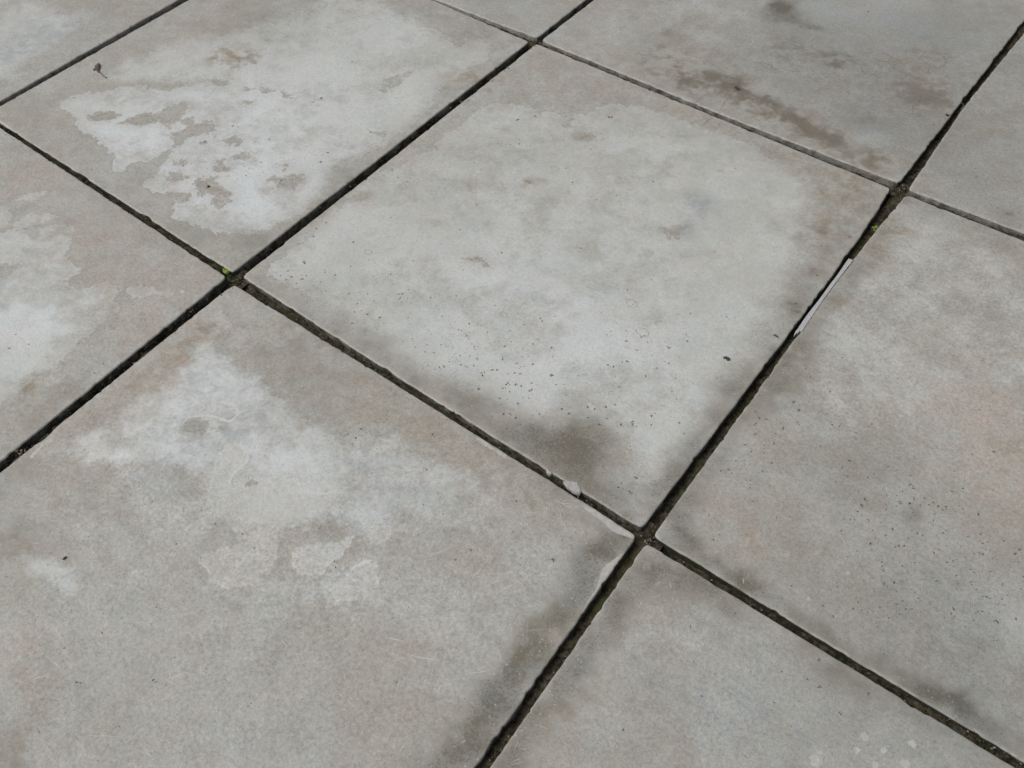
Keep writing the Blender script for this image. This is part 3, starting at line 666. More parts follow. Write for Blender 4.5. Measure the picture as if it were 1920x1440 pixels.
def build_tile(ij, cell):
    c = np.array(T[ij]); seed = ij[0] * 13.7 + ij[1] * 5.3
    Lx = np.linalg.norm(c[1] - c[0]); Ly = np.linalg.norm(c[3] - c[0])
    us, vs = coords(Lx, cell), coords(Ly, cell)
    nu, nv = len(us), len(vs)
    U, V = np.meshgrid(us, vs, indexing='ij'); U = U.ravel(); V = V.ravel()
    p = (c[0] * (1 - U / Lx)[:, None] + c[1] * (U / Lx)[:, None]) * (1 - V / Ly)[:, None] + (c[3] * (1 - U / Lx)[:, None] + c[2] * (U / Lx)[:, None]) * (V / Ly)[:, None]
    ex = (c[1] - c[0]) / Lx; ey = (c[3] - c[0]) / Ly
    # ragged, chipped edges: inward shift that dies out 10 mm inside
    def rag(s, k):
        r = 0.0008 * fbm(s, s * 0 + k, 60, 4, seed + k, .6)
        ch = np.clip(fbm(s, s * 0 + k * 3.1, 26, 3, seed * 2 + k, .6) - .36, 0, 1) * .0055
        ch2 = np.clip(fbm(s, s * 0 + k * 5.1, 140, 2, seed * 3 + k, .6) - .26, 0, 1) * .0026
        sc = np.minimum(s, 9)
        return r + ch + ch2 - .0005
    rc = .007
    def corner(s, L):
        e = np.minimum(s, L - s); return .22 * rc * np.clip(1 - e / rc, 0, 1) ** 2
    W = .010
    ends = {1: (0, 3), 2: (1, 2), 3: (0, 1), 4: (3, 2)}
    for dist, s, L, dirv, k in ((U, V, Ly, ex, 1.0), (Lx - U, V, Ly, -ex, 2.0), (V, U, Lx, ey, 3.0), (Ly - V, U, Lx, -ey, 4.0)):
        w = np.clip(1 - dist / W, 0, 1) ** 1.3
        if (ij, int(k)) in BOW:
            A, B = c[ends[int(k)][0]], c[ends[int(k)][1]]; ms = BOW[(ij, int(k))]; ms = ms if isinstance(ms, list) else [ms]
            ctl = [(0.0, 0.0), (1.0, 0.0)]
            for m in ms:
                m = at1(*m); t = float(np.clip((m - A) @ (B - A) / ((B - A) @ (B - A)), .05, .95)); ctl.append((t, float((m - (A + (B - A) * t)) @ dirv)))
            ctl = np.array(sorted(ctl)); q = np.linspace(0, 1, 101); hq = np.interp(q, ctl[:, 0], ctl[:, 1])
            hq = np.convolve(np.pad(hq, 8, mode='reflect', reflect_type='odd'), np.hanning(17) / np.hanning(17).sum(), 'valid')
            p = p + dirv * (np.interp(s / L, q, hq) * np.clip(1 - dist / .25, 0, 1))[:, None]
        p = p + dirv * ((rag(s, k) + corner(s, L)) * w)[:, None]
    d = np.minimum(np.minimum(U, Lx - U), np.minimum(V, Ly - V))
    r = .0016; dd = np.clip(d, 0, r)
    z = -(r - np.sqrt(np.maximum(r * r - (r - dd) ** 2, 0)))
    z = z + relief(p[:, 0], p[:, 1]) - .0004 * np.clip(fbm(p[:, 0], p[:, 1], 120, 3, 9.0) , 0, 1) * np.clip(1 - d / .008, 0, 1)
    z = z + plane(ij, p[:, 0], p[:, 1])
    top = np.c_[p, z]
    idx = np.arange(nu * nv).reshape(nu, nv)
    quads = np.stack([idx[:-1, :-1].ravel(), idx[1:, :-1].ravel(), idx[1:, 1:].ravel(), idx[:-1, 1:].ravel()], 1)
    loop = np.r_[idx[:-1, 0], idx[-1, :-1], idx[1:, -1][::-1], idx[0, 1:][::-1]]
    side = np.r_[np.zeros(nu - 1), np.ones(nv - 1), np.full(nu - 1, 2), np.full(nv - 1, 3)].astype(int)
    outn = np.array([-ey, ex, ey, -ex])[side]
    nl = len(loop); lp = top[loop]
    verts = [top]; faces = [quads]; base = len(top)
    prev = loop; alg = [np.zeros(len(top))]
    # duplicate the rim so the wall has its own shading
    for k, dz in enumerate((0.0, -.0025, -.006, -.010, -.016, -.024)):
        q = lp.copy()
        jit = .0007 * fbm(lp[:, 0] + dz * 3, lp[:, 1] - dz * 5, 170, 3, seed + k * 3) * (0 if k == 0 else 1)
        q[:, :2] += outn * (jit + (0.0003 if k else 0))[:, None]
        q[:, 2] = lp[:, 2] + dz
        verts.append(q); alg.append(np.array(ALGAE.get(ij, (.6,) * 4))[side])
        cur = base + np.arange(nl); base += nl
        if k: faces.append(np.stack([np.roll(prev, -1), prev, cur, np.roll(cur, -1)], 1)[:, ::-1])
        prev = cur
    verts = np.concatenate(verts); faces_a = np.concatenate(faces); nt = len(quads)
    me = bpy.data.meshes.new('tile')
    me.vertices.add(len(verts)); me.vertices.foreach_set('co', verts.astype(np.float32).ravel())
    me.loops.add(len(faces_a) * 4); me.loops.foreach_set('vertex_index', faces_a.astype(np.int32).ravel())
    me.polygons.add(len(faces_a)); me.polygons.foreach_set('loop_start', np.arange(0, len(faces_a) * 4, 4, dtype=np.int32))
    mi = np.zeros(len(faces_a), np.int32); mi[nt:] = 1
    me.materials.append(M_TILE); me.materials.append(M_WALL)
    me.polygons.foreach_set('material_index', mi); me.polygons.foreach_set('use_smooth', np.ones(len(faces_a), bool))
    me.update(calc_edges=True)
    at_ = stain_attrs(top[:, :2])
    if ij not in DETAILED:
        at_['film_soft'] = np.clip(.45 + .6 * fbm(top[:, 0], top[:, 1], 6, 3, 77.0), 0, .85) * sstep(0, .09, d)
    at_['worn'] = np.exp(-d / .0013)
    pad = len(verts) - len(top)
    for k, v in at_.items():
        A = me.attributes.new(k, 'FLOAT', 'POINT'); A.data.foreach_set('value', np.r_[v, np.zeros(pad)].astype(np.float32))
    A = me.attributes.new('algae', 'FLOAT', 'POINT'); A.data.foreach_set('value', np.concatenate(alg).astype(np.float32))
    return link('tile', me, floor)


for ij in sorted(T):
    build_tile(ij, .0026 if ij in DETAILED else .012)

# joint filler: one strip of dirt and moss along each joint
def filler(axis, c0, c1, lo, hi, pale=0.0):
    """axis 0: strip running along x; c0, c1 = centre line offset at lo and hi"""
    cell = .003; n_ = int((hi - lo) / cell); w = np.linspace(-.013, .013, 15)
    s = np.linspace(lo, hi, n_ + 1); SS, WW = np.meshgrid(s, w, indexing='ij'); SS = SS.ravel(); WW = WW.ravel()
    c = c0 + (c1 - c0) * (SS - lo) / (hi - lo) + WW
    x, y = (SS, c) if axis == 0 else (c, SS)
    z = -.0085 + .0035 * fbm(x, y, 40, 4, 3.3) + .0022 * fbm(x, y, 190, 3, 8.1) + WW / .006 * (.0008 if axis == 0 else .0022)
    z = np.minimum(z, -.0030 + .0012 * fbm(x, y, 120, 2, 4.4)) - (axis * .0004)
    idx = np.arange(len(SS)).reshape(n_ + 1, len(w))
    q = np.stack([idx[:-1, :-1].ravel(), idx[1:, :-1].ravel(), idx[1:, 1:].ravel(), idx[:-1, 1:].ravel()], 1)
    if axis == 1: q = q[:, ::-1]
    me = bpy.data.meshes.new('joint_filler'); me.from_pydata(np.c_[x, y, z].tolist(), [], q.tolist()); me.materials.append(M_FILL)
    me.polygons.foreach_set('use_smooth', np.ones(len(me.polygons), bool))
    pa = sstep(.001, .007, WW) * (.15 + .75 * sstep(.15, .62, y)) * pale
    A = me.attributes.new('pale', 'FLOAT', 'POINT'); A.data.foreach_set('value', pa.astype(np.float32))
    return link('joint_filler', me, floor)


def mid(p, q): return (np.array(p) + np.array(q)) / 2
for i in (0, 1, 2, 3, 4):
    if i == 2: a, b_ = at1(-20, 890), at1(1105, 0)
    elif i == 3: a, b_ = at1(904, 1440), at1(1919, 55)
    elif i == 1: a, b_ = at1(0, 194), at1(343, 0)
    else: a, b_ = np.array([XL[i], -.6]), np.array([XL[i], 1.2])
    lo, hi = -1.0, 1.6
    filler(1, ext(a, b_, 1, lo)[0], ext(a, b_, 1, hi)[0], lo, hi, 1.0 if i == 3 else 0.0)
for j in (0, 1, 2, 3):
    if j == 1: a, b_ = at1(0, 235), at1(1912, 1434)
    elif j == 2: a, b_ = at1(820, 0), at1(1920, 441)
    else: a, b_ = np.array([-.5, YL[j]]), np.array([1.2, YL[j]])
    lo, hi = -1.1, 1.7
    filler(0, ext(a, b_, 0, lo)[1], ext(a, b_, 0, hi)[1], lo, hi)


# ------------------------------------------------------------------ marks and grit on the tiles (too many to count)
def joined(name, parts, mat, parent=None):
    v = []; f = []; k = 0
    for pv, pf in parts:
        v.append(np.asarray(pv)); f += [tuple(i + k for i in q) for q in pf]; k += len(pv)
    me = bpy.data.meshes.new(name); me.from_pydata(np.concatenate(v).tolist(), [], f); me.materials.append(mat)
    me.polygons.foreach_set('use_smooth', np.ones(len(me.polygons), bool))
    return link(name, me, parent)


def mpp(x, y):
    return float(np.linalg.norm(at1(x + 1, y) - at1(x, y)))


def fleck(cx, cy, r, asp=1.0, ang=0.0, h=.0004):
    """low irregular crumb lying on a tile"""
    n_ = 8; a = np.linspace(0, 2 * np.pi, n_, endpoint=False)
    rr = r * (1 + .45 * (rng.random(n_) - .5) * 2)
    u, w = rr * np.cos(a) * asp, rr * np.sin(a)
    X = cx + u * math.cos(ang) - w * math.sin(ang); Y = cy + u * math.sin(ang) + w * math.cos(ang)
    z = float(top_z(np.array([cx]), np.array([cy]))[0])
    v = [(x, y, z - .0002) for x, y in zip(X, Y)] + [(cx + (x - cx) * .6, cy + (y - cy) * .6, z + h * (.6 + .6 * rng.random())) for x, y in zip(X, Y)] + [(cx, cy, z + h * 1.1)]
    f = [(i, (i + 1) % n_, n_ + (i + 1) % n_, n_ + i) for i in range(n_)] + [(n_ + i, n_ + (i + 1) % n_, 2 * n_) for i in range(n_)]
    return v, f


def streak(pts, w, zoff=.00012, taper=True):
    """thin flat line along floor points"""
    pts = np.asarray(pts, float); t = np.gradient(pts, axis=0); t /= np.linalg.norm(t, axis=1)[:, None] + 1e-12
    nrm = np.c_[-t[:, 1], t[:, 0]]; n_ = len(pts)
    ww = w * (np.sin(np.linspace(.12, np.pi - .12, n_)) if taper else np.ones(n_)) * (.7 + .6 * rng.random(n_)) / 2
    z = top_z(pts[:, 0], pts[:, 1]) + zoff
    v = np.concatenate([np.c_[pts + nrm * ww[:, None], z], np.c_[pts - nrm * ww[:, None], z]])
    return v, [(i, n_ + i, n_ + i + 1, i + 1) for i in range(n_ - 1)]


def wander(a, b_, n_, amp):
    t = np.linspace(0, 1, n_)[:, None]; p = a * (1 - t) + b_ * t
    d = b_ - a; nn = np.array([-d[1], d[0]]) / (np.linalg.norm(d) + 1e-9)
    k = np.cumsum(rng.normal(0, 1, n_)); k = (k - np.linspace(k[0], k[-1], n_)) * amp
    return p + nn * k[:, None]


# spots read off the three-times crop of the middle tile (x, y, radius)
SP5 = [(155, 20, 5), (52, 58, 5), (685, 78, 4), (570, 340, 7), (1028, 385, 6), (1120, 350, 8), (1130, 365, 6), (1200, 338, 6), (1180, 665, 12), (1610, 590, 10), (1775, 630, 8), (1600, 475, 10), (1690, 455, 8), (1705, 445, 6), (1660, 525, 10), (1845, 512, 8), (1835, 508, 5),
       (935, 712, 8), (985, 725, 9), (1010, 730, 8), (1065, 755, 12), (910, 740, 7), (1070, 715, 6), (765, 580, 8), (625, 515, 6), (660, 415, 6), (320, 215, 9), (345, 210, 7), (330, 235, 6), (290, 155, 4), (75, 315, 8), (148, 325, 8), (215, 345, 8), (45, 210, 7), (90, 268, 6), (62, 380, 7),
       (1240, 860, 9), (1280, 885, 8), (1425, 860, 8), (1540, 835, 8), (1490, 850, 7), (1745, 900, 8), (1745, 950, 7), (1905, 940, 10), (1640, 950, 10), (1632, 935, 7), (1570, 950, 10), (1490, 915, 9), (1450, 945, 9), (990, 830, 7), (950, 890, 8), (980, 910, 9), (1630, 1090, 7), (1625, 1070, 5), (1660, 1250, 9), (1650, 1245, 6), (1630, 1330, 10), (1618, 1325, 6),
       (1575, 1280, 6), (1880, 685, 6), (1840, 600, 7), (1860, 760, 5), (590, 510, 5), (720, 430, 4), (640, 370, 4), (1465, 318, 4), (1180, 515, 6), (955, 480, 5), (1000, 632, 4), (875, 640, 5), (700, 620, 5), (710, 625, 4), (560, 500, 5), (470, 540, 7), (520, 545, 8), (400, 465, 5), (480, 500, 5), (1415, 830, 4), (1100, 465, 4), (1610, 188, 6), (600, 180, 4), (185, 160, 3), (1885, 805, 5)]
SP6 = [(625, 820, 11), (655, 865, 9), (565, 970, 10), (515, 1055, 9), (430, 910, 10), (470, 920, 8), (410, 945, 10), (410, 1000, 8), (350, 1060, 8), (775, 1068, 5), (450, 1212, 6), (900, 1190, 7), (930, 1235, 9), (940, 1150, 12), (1005, 1408, 16), (1155, 1185, 6), (1225, 1390, 13), (1300, 1365, 9), (1335, 1400, 8), (1385, 1395, 9), (1410, 1385, 8), (1440, 1405, 9), (1485, 1412, 10), (1285, 1290, 12),
       (1530, 560, 7), (1545, 568, 5), (1665, 865, 9), (830, 760, 5), (720, 680, 6), (880, 960, 7), (1050, 960, 7), (1065, 945, 6), (645, 935, 8), (655, 950, 6), (690, 630, 9), (260, 1200, 10), (380, 1305, 5), (1210, 690, 4), (900, 570, 5), (960, 572, 4), (755, 105, 8), (635, 265, 9), (1750, 1095, 8), (1630, 1115, 6)]
SP9 = [(940, 40, 7), (1045, 45, 8), (1180, 95, 10), (1215, 195, 12), (1245, 190, 10), (1065, 215, 8), (980, 218, 7), (1610, 135, 9), (1680, 128, 9), (1895, 205, 13), (1670, 235, 9), (1690, 238, 8), (1640, 235, 6), (1515, 270, 9), (1430, 388, 9), (1235, 500, 9), (1730, 485, 6), (1755, 615, 8), (1520, 545, 12), (1510, 570, 8), (960, 545, 7), (790, 530, 8), (615, 415, 7), (1220, 745, 6), (890, 1135, 8), (880, 1128, 6),
       (45, 650, 7), (295, 570, 6), (765, 830, 9), (1045, 1025, 10), (700, 940, 8), (770, 985, 10), (180, 910, 5), (105, 1035, 5), (165, 1340, 4), (1040, 1310, 4), (1040, 560, 7), (1130, 400, 7), (870, 420, 7), (1290, 545, 6), (1640, 340, 6), (1780, 560, 5), (1900, 430, 8), (1350, 130, 8), (1320, 120, 6)]
SP8 = [(725, 212, 9), (640, 265, 8), (1005, 295, 6), (310, 375, 5), (920, 490, 5), (1190, 270, 12), (1585, 1222, 10), (310, 955, 5), (340, 940, 4), (120, 775, 4), (570, 10, 5), (480, -240, 6), (515, -440, 8), (35, -440, 6), (110, -470, 8), (460, -45, 5), (985, -65, 7), (80, -420, 8), (60, -390, 6), (540, 480, 4)]
SP7 = [(1880, 275, 6), (1885, 310, 6), (1140, 390, 4), (430, 955, 10), (450, 960, 6), (860, 945, 9), (875, 955, 7), (220, 1235, 5), (670, 1205, 4), (1580, 600, 4), (1735, 895, 4), (1845, 665, 4), (1340, 635, 4), (1210, 65, 6), (1360, 120, 7), (1430, 200, 6)]
SP4 = [(160, 495, 6), (90, 440, 4), (50, 518, 7), (85, 442, 4), (860, 968, 4), (1640, 115, 9), (1700, 130, 8), (1830, 90, 6), (1885, 105, 7), (1610, 135, 7), (580, 605, 4), (825, 395, 4), (1700, 740, 4), (1640, 1240, 4), (1780, 1150, 4), (1870, 380, 5), (1580, 110, 7)]
SP1 = [(1845, 858, 7), (1800, 910, 9), (1135, 1105, 5), (1725, 830, 5), (1815, 870, 5), (1780, 1285, 5), (1680, 1370, 5), (1765, 1330, 7), (1205, 1190, 4), (515, 953, 4), (1800, 1165, 5), (1310, 708, 7), (1340, 712, 6), (1805, 548, 8), (1150, 795, 8), (1210, 765, 6)]
SP2 = [(1515, 655, 14), (1000, 805, 8), (1000, 780, 6), (1040, 818, 4), (1065, 818, 4), (1575, 1145, 4), (1435, 1118, 5), (1300, 1022, 6), (305, 1070, 4), (240, 750, 6), (215, 745, 5), (165, 742, 5), (1090, 650, 8), (990, 670, 12), (285, 950, 6), (370, 1018, 7), (60, 345, 6), (950, 810, 5), (880, 805, 5), (65, 1360, 8), (150, 855, 8), (1755, 1015, 8), (1350, 1395, 8), (670, 1290, 5)]
SP3 = [(1045, 65, 5), (930, 515, 6), (1650, 993, 4), (605, 35, 7), (660, 150, 8), (715, 158, 6), (770, 140, 5), (1330, 568, 9), (300, 945, 4), (780, 1378, 6), (935, 1325, 10), (1480, 650, 8), (1500, 648, 6), (1478, 672, 7), (755, 1590, 4)]
M_SPECK = plain_material('brown_grit', (.120, .102, .078), (.215, .190, .155), 500, .8, .2)
M_SPECK2 = plain_material('black_grit', (.055, .049, .041), (.120, .107, .090), 500, .7, .25)
parts = [[], []]
for lst, cr in ((SP5, C5), (SP6, C6), (SP9, C9), (SP8, C8), (SP7, C7), (SP4, C4), (SP1, C1), (SP2, C2), (SP3, C3)):
    for x, y, r in lst:
        px_, py_ = x / 3 + cr[0], y / 3 + cr[1]
        c = at1(px_, py_); rad = r / 3 * mpp(px_, py_) * .86
        if r > 6.5:                                         # a cluster of crumbs rather than one
            for k in range(rng.integers(3, 6)):
                a, q = rng.random() * 6.28, rng.random() ** .6 * rad
                parts[0].append(fleck(c[0] + q * math.cos(a), c[1] + q * math.sin(a), rad * (.28 + .35 * rng.random()), 1 + .5 * rng.random(), rng.random() * 3.1))
        else:
            parts[int(rng.random() < .5)].append(fleck(c[0], c[1], rad * .85, 1 + .5 * rng.random(), rng.random() * 3.1))
# loose dust-like grit in drifts: (x, y, spread px, count, largest radius px)
for x, y, sp, n_, rm in ((950, 690, 90, 110, 2.0), (850, 640, 80, 70, 1.5), (1180, 760, 120, 70, 2.0), (1120, 830, 120, 60, 1.8), (720, 560, 70, 60, 1.5), (560, 530, 50, 50, 2.0), (1700, 960, 130, 130, 2.0), (1800, 1080, 130, 130, 2.0), (1650, 1130, 150, 110, 1.8), (1450, 830, 90, 50, 2.0),
                         (1420, 920, 90, 60, 2), (1880, 1130, 80, 60, 2), (380, 320, 90, 45, 1.5), (480, 320, 70, 40, 1.5), (600, 880, 150, 70, 1.2), (900, 1050, 200, 80, 1.2), (400, 1200, 260, 90, 1.2), (1450, 1300, 200, 70, 1.4), (1250, 640, 150, 50, 1.6), (800, 380, 150, 40, 1.5), (1100, 300, 150, 40, 1.5), (1600, 150, 180, 60, 1.5), (1850, 380, 100, 30, 1.4), (180, 620, 130, 40, 1.3), (100, 1150, 120, 40, 1.4), (300, 980, 160, 50, 1.2)):
    for k in range(n_):
        px_, py_ = x + rng.normal() * sp * .6, y + rng.normal() * sp * .5
        c = at1(px_, py_); rad = mpp(px_, py_) * (.35 + (rm - .35) * rng.random() ** 2.6)
        ij = [q for q, w in T.items() if all(np.cross(w[(i + 1) % 4] - w[i], c - w[i]) > .006 * .57 for i in range(4))]
        if ij: parts[int(rng.random() < .4)].append(fleck(c[0], c[1], rad, 1 + rng.random(), rng.random() * 3.1, .0003))
tag(joined('loose_grit', parts[0], M_SPECK), 'fine brown grit and dried specks scattered over the tiles', 'grit', kind='stuff')
tag(joined('dark_grit', parts[1], M_SPECK2), 'tiny dark specks scattered over the tiles', 'grit', kind='stuff')

# pale hairline scratches on the front tiles
parts = []
for x, y, sx, sy, n_ in ((930, 1180, 90, 130, 26), (760, 1230, 150, 120, 44), (500, 1270, 200, 120, 60), (200, 1280, 160, 120, 50), (120, 1080, 120, 80, 35), (700, 1030, 130, 50, 30), (1040, 955, 30, 25, 34), (650, 690, 60, 30, 10), (900, 1120, 130, 60, 30), (1080, 640, 120, 70, 10), (1240, 1110, 40, 30, 10), (1500, 1050, 150, 50, 12), (950, 1400, 60, 30, 14)):
    for k in range(n_):
        px_, py_ = x + rng.normal() * sx * .7, y + rng.normal() * sy * .7
        c = at1(px_, py_)
        ang = rng.choice([.9, 2.3, 1.6, .3]) + rng.normal() * .45
        L = .004 + .030 * rng.random() ** 3
        d = np.array([math.cos(ang), math.sin(ang)]) * L
        w_ = [q for q, w in T.items() if all(np.cross(w[(i + 1) % 4] - w[i], e - w[i]) > .006 * .57 for i in range(4) for e in (c - d / 2, c + d / 2))]
        if w_: parts.append(streak(wander(c - d / 2, c + d / 2, 7, L * .012), 0.00018 + .00036 * rng.random() ** 2))
for a, b_ in (((795, 1045), (850, 1025)), ((830, 1060), (860, 1047)), ((883, 1085), (905, 1060)), ((715, 1190), (770, 1205)), ((760, 1225), (825, 1238)), ((880, 1262), (918, 1255)), ((815, 1300), (830, 1280)), ((748, 1410), (762, 1385)), ((935, 1215), (940, 1240)), ((96, 1240), (115, 1255)), ((58, 1275), (95, 1262)), ((310, 1275), (350, 1258)), ((297, 1312), (315, 1305)), ((565, 1135), (572, 1118)), ((270, 1400), (285, 1420)), ((410, 1350), (414, 1330)), ((1392, 1083), (1395, 1095))):
    p0, p1 = at1(*a), at1(*b_); parts.append(streak(wander(p0, p1, 9, .0004), .0007))
M_SCR = plain_material('pale_scratch', (.53, .515, .48), (.62, .605, .57), 300, .6, .3)
tag(joined('hairline_scratches', parts, M_SCR), 'pale hairline scratches across the front tiles', 'scratches', kind='stuff')

# raised pale lips of lime where the film has curled on the front tile
parts = []
for txt, w_ in (('1340,1052 1385,1090 1400,1140 1370,1175 1330,1200 1305,1235 1295,1270 1300,1310', .0020), ('1010,960 1035,925 1060,905 1120,898 1200,900 1250,915 1290,930 1320,905 1340,880 1390,860 1450,858', .0018), ('1640,1195 1670,1250 1690,1310 1740,1330 1800,1338 1860,1330 1900,1315', .0018), ('1195,790 1215,830 1205,870 1180,895', .0016), ('1960,1768 2010,1738 2060,1715 2105,1704', .0022), ('1520,1170 1560,1160 1600,1180', .0012)):
    v = np.array([[float(q) for q in t.split(',')] for t in txt.split()]) / 3 + np.array(C4)
    pw = at(v[:, 0], v[:, 1]); t = np.linspace(0, len(pw) - 1, len(pw) * 6); k = np.arange(len(pw))
    pl = np.c_[np.interp(t, k, pw[:, 0]), np.interp(t, k, pw[:, 1])]
    pl = np.array([pl[max(0, i - 3):i + 4].mean(0) for i in range(len(pl))]) + np.c_[fbm(pl[:, 0], pl[:, 1], 130, 3, 3.0), fbm(pl[:, 0], pl[:, 1], 130, 3, 13.0)] * .0011
    parts.append(streak(pl, w_ * 1.6))
M_LIP = plain_material('lime_lip', (.555, .56, .552), (.63, .635, .63), 260, .6, .3)
tag(joined('lime_ridges', parts, M_LIP), 'thin pale curling lime ridges on the front tile', 'lime ridges', kind='stuff')

# dark hairline cracks and dried tide rings
parts = []
for txt in ('1280,250 1300,300 1340,330 1390,370 1440,385 1475,360 1470,320 1420,295 1360,290 1310,295', '1225,475 1240,510 1275,520 1305,515', '1020,290 1060,300 1080,285', '1305,540 1335,575 1320,600', '1240,440 1225,475', '1180,350 1215,340 1240,370', '210,610 235,570 265,545', '100,710 140,680 175,645', '380,345 440,350 500,365 520,390 560,380', '60,580 110,545 150,520', '1340,490 1380,470 1430,480', '1450,520 1500,540 1540,560', '1270,580 1300,600 1290,640 1330,650', '1150,390 1190,385 1210,400', '1000,380 1030,420', '1480,330 1540,325', '1390,370 1380,400 1400,430', '1080,330 1130,345 1180,350', '1100,300 1150,310 1215,340', '1400,500 1420,530 1470,545', '1290,640 1340,660 1380,650', '1545,560 1580,590 1560,620', '900,330 960,350 1010,340', '560,380 600,400 660,395'):
    v = np.array([[float(q) for q in t.split(',')] for t in txt.split()]) / 3 + np.array(C3)
    pw = at(v[:, 0], v[:, 1])
    pl = np.concatenate([wander(pw[i], pw[i + 1], 6, .0011)[:-1] for i in range(len(pw) - 1)] + [pw[-1:]])
    parts.append(streak(pl, .0010))
rings = []
for x, y, r in ((1107, 257, 9), (1040, 314, 7), (755, 350, 8), (690, 472, 8), (893, 430, 6), (1205, 622, 12), (1185, 568, 10), (940, 770, 5), (1430, 790, 7), (812, 361, 6), (945, 590, 7), (1780, 1088, 8)):
    c = at1(x, y); R_ = r * mpp(x, y); a0 = rng.random() * 6; span = 4.6 + 1.7 * rng.random(); a = np.linspace(a0, a0 + span, 22)
    rr = R_ * (1 + .18 * np.cumsum(rng.normal(0, .35, 22)) * .3)
    rings.append(streak(np.c_[c[0] + rr * np.cos(a) * 1.1, c[1] + rr * np.sin(a) * .8], .0008, taper=False))
M_RING = plain_material('dried_tide_ring', (.33, .308, .268), (.42, .40, .36), 300, .7, .3)
tag(joined('tide_rings', rings, M_RING), 'faint dried water rings on the tiles', 'water rings', kind='stuff')
M_CRK = plain_material('dirty_hairline', (.16, .146, .122), (.26, .24, .205), 300, .8, .2)
tag(joined('hairline_cracks', parts, M_CRK), 'brown hairline cracks on the rear right tile', 'cracks', kind='stuff')


# crumbs and moss tufts packed in the joints
def lump(c, r, sq=(1, 1, 1)):
    t = (1 + 5 ** .5) / 2
    v = np.array([(-1, t, 0), (1, t, 0), (-1, -t, 0), (1, -t, 0), (0, -1, t), (0, 1, t), (0, -1, -t), (0, 1, -t), (t, 0, -1), (t, 0, 1), (-t, 0, -1), (-t, 0, 1)]) / 1.9
    v = v * (1 + .5 * (rng.random((12, 1)) - .5)) * r * np.array(sq)
    f = [(0, 11, 5), (0, 5, 1), (0, 1, 7), (0, 7, 10), (0, 10, 11), (1, 5, 9), (5, 11, 4), (11, 10, 2), (10, 7, 6), (7, 1, 8), (3, 9, 4), (3, 4, 2), (3, 2, 6), (3, 6, 8), (3, 8, 9), (4, 9, 5), (2, 4, 11), (6, 2, 10), (8, 6, 7), (9, 8, 1)]
    return v + np.asarray(c), f


def joint_pt(a, b_, t, off):
    d = b_ - a; d = d / np.linalg.norm(d); nn = np.array([-d[1], d[0]])
    if nn[1] < 0 and abs(nn[1]) > abs(nn[0]): nn = -nn
    if nn[0] < 0 and abs(nn[0]) > abs(nn[1]): nn = -nn
    return a + (b_ - a) * t + nn * off


JL = dict(A1=((0, 194), (343, 0)), A2=((0, 875), (1105, 0)), A3=((904, 1440), (1919, 55)), B1=((820, 0), (1920, 441)), B2=((0, 235), (1912, 1434)))
parts = [[], []]
# (joint, number, offset lo, hi towards the +side wall, z lo, hi, radius lo, hi)
for jn, n_, lo, hi, z0, z1, r0, r1 in (('B2', 900, .001, .0062, -.009, -.0015, .0005, .0013), ('B2', 500, -.006, .006, -.011, -.006, .0005, .0016), ('A3', 900, -.001, .0062, -.011, -.004, .0005, .0013), ('A3', 300, .003, .0062, -.007, -.002, .0005, .001), ('A2', 600, -.006, .006, -.012, -.006, .0005, .0014), ('A2', 260, .003, .006, -.006, -.001, .0005, .0013), ('A1', 300, -.006, .006, -.009, -.003, .0005, .0015), ('B1', 500, .002, .0064, -.008, -.001, .0004, .0011), ('B2', 300, -.0066, -.0048, -.006, -.0016, .0005, .0011), ('A3', 300, .0045, .0066, -.005, -.0014, .0005, .0011), ('A2', 200, -.0066, -.005, -.006, -.0016, .0005, .0011), ('B2', 400, .004, .0066, -.005, -.001, .0005, .0012), ('B1', 250, -.006, .006, -.010, -.006, .0004, .0012)):
    a, b_ = at1(*JL[jn][0]), at1(*JL[jn][1])
    for k in range(n_):
        t = rng.random() * 1.06 - .03
        if vnoise(np.array([t * 22 + n_]), np.array([lo * 500 + n_]))[0] + .35 * rng.random() < .5: continue
        o_ = lo + (hi - lo) * rng.random(); c = joint_pt(a, b_, t, o_)
        parts[int(rng.random() < .16)].append(lump((c[0], c[1], z0 + (z1 - z0) * rng.random()), r0 + (r1 - r0) * rng.random() ** 1.6, (1.2, 1, .8)))
for x, y, sp, n_ in ((1216, 1012, 7, 40), (440, 522, 6, 30), (36, 846, 9, 50), (1690, 352, 6, 20), (1290, 935, 5, 10), (1345, 855, 5, 10)):
    for k in range(n_):
        c = at1(x + rng.normal() * sp * .7, y + rng.normal() * sp * .5)
        parts[int(rng.random() < .5)].append(lump((c[0], c[1], -.006 + .004 * rng.random()), .0004 + .0009 * rng.random()))
M_CRUMB = plain_material('dark_moss_crumb', (.020, .019, .012), (.085, .074, .046), 260, .95, .1, 1.0, .002)
M_CRUMB2 = plain_material('pale_joint_grit', (.13, .115, .085), (.30, .28, .23), 300, .9, .2, .6, .001)
tag(joined('joint_moss', parts[0], M_CRUMB), 'dark moss and soil crumbs packed in the joints between tiles', 'moss', kind='stuff')
tag(joined('joint_grit', parts[1], M_CRUMB2), 'pale sand grains lying in the joints between tiles', 'grit', kind='stuff')

# ------------------------------------------------------------------ the single things that lie about
def mesh_obj(name, v, f, mat, parent=None, smooth=True):
    me = bpy.data.meshes.new(name); me.from_pydata([tuple(map(float, q)) for q in v], [], f); me.materials.append(mat)
    for pl in me.polygons: pl.use_smooth = smooth
    return link(name, me, parent)


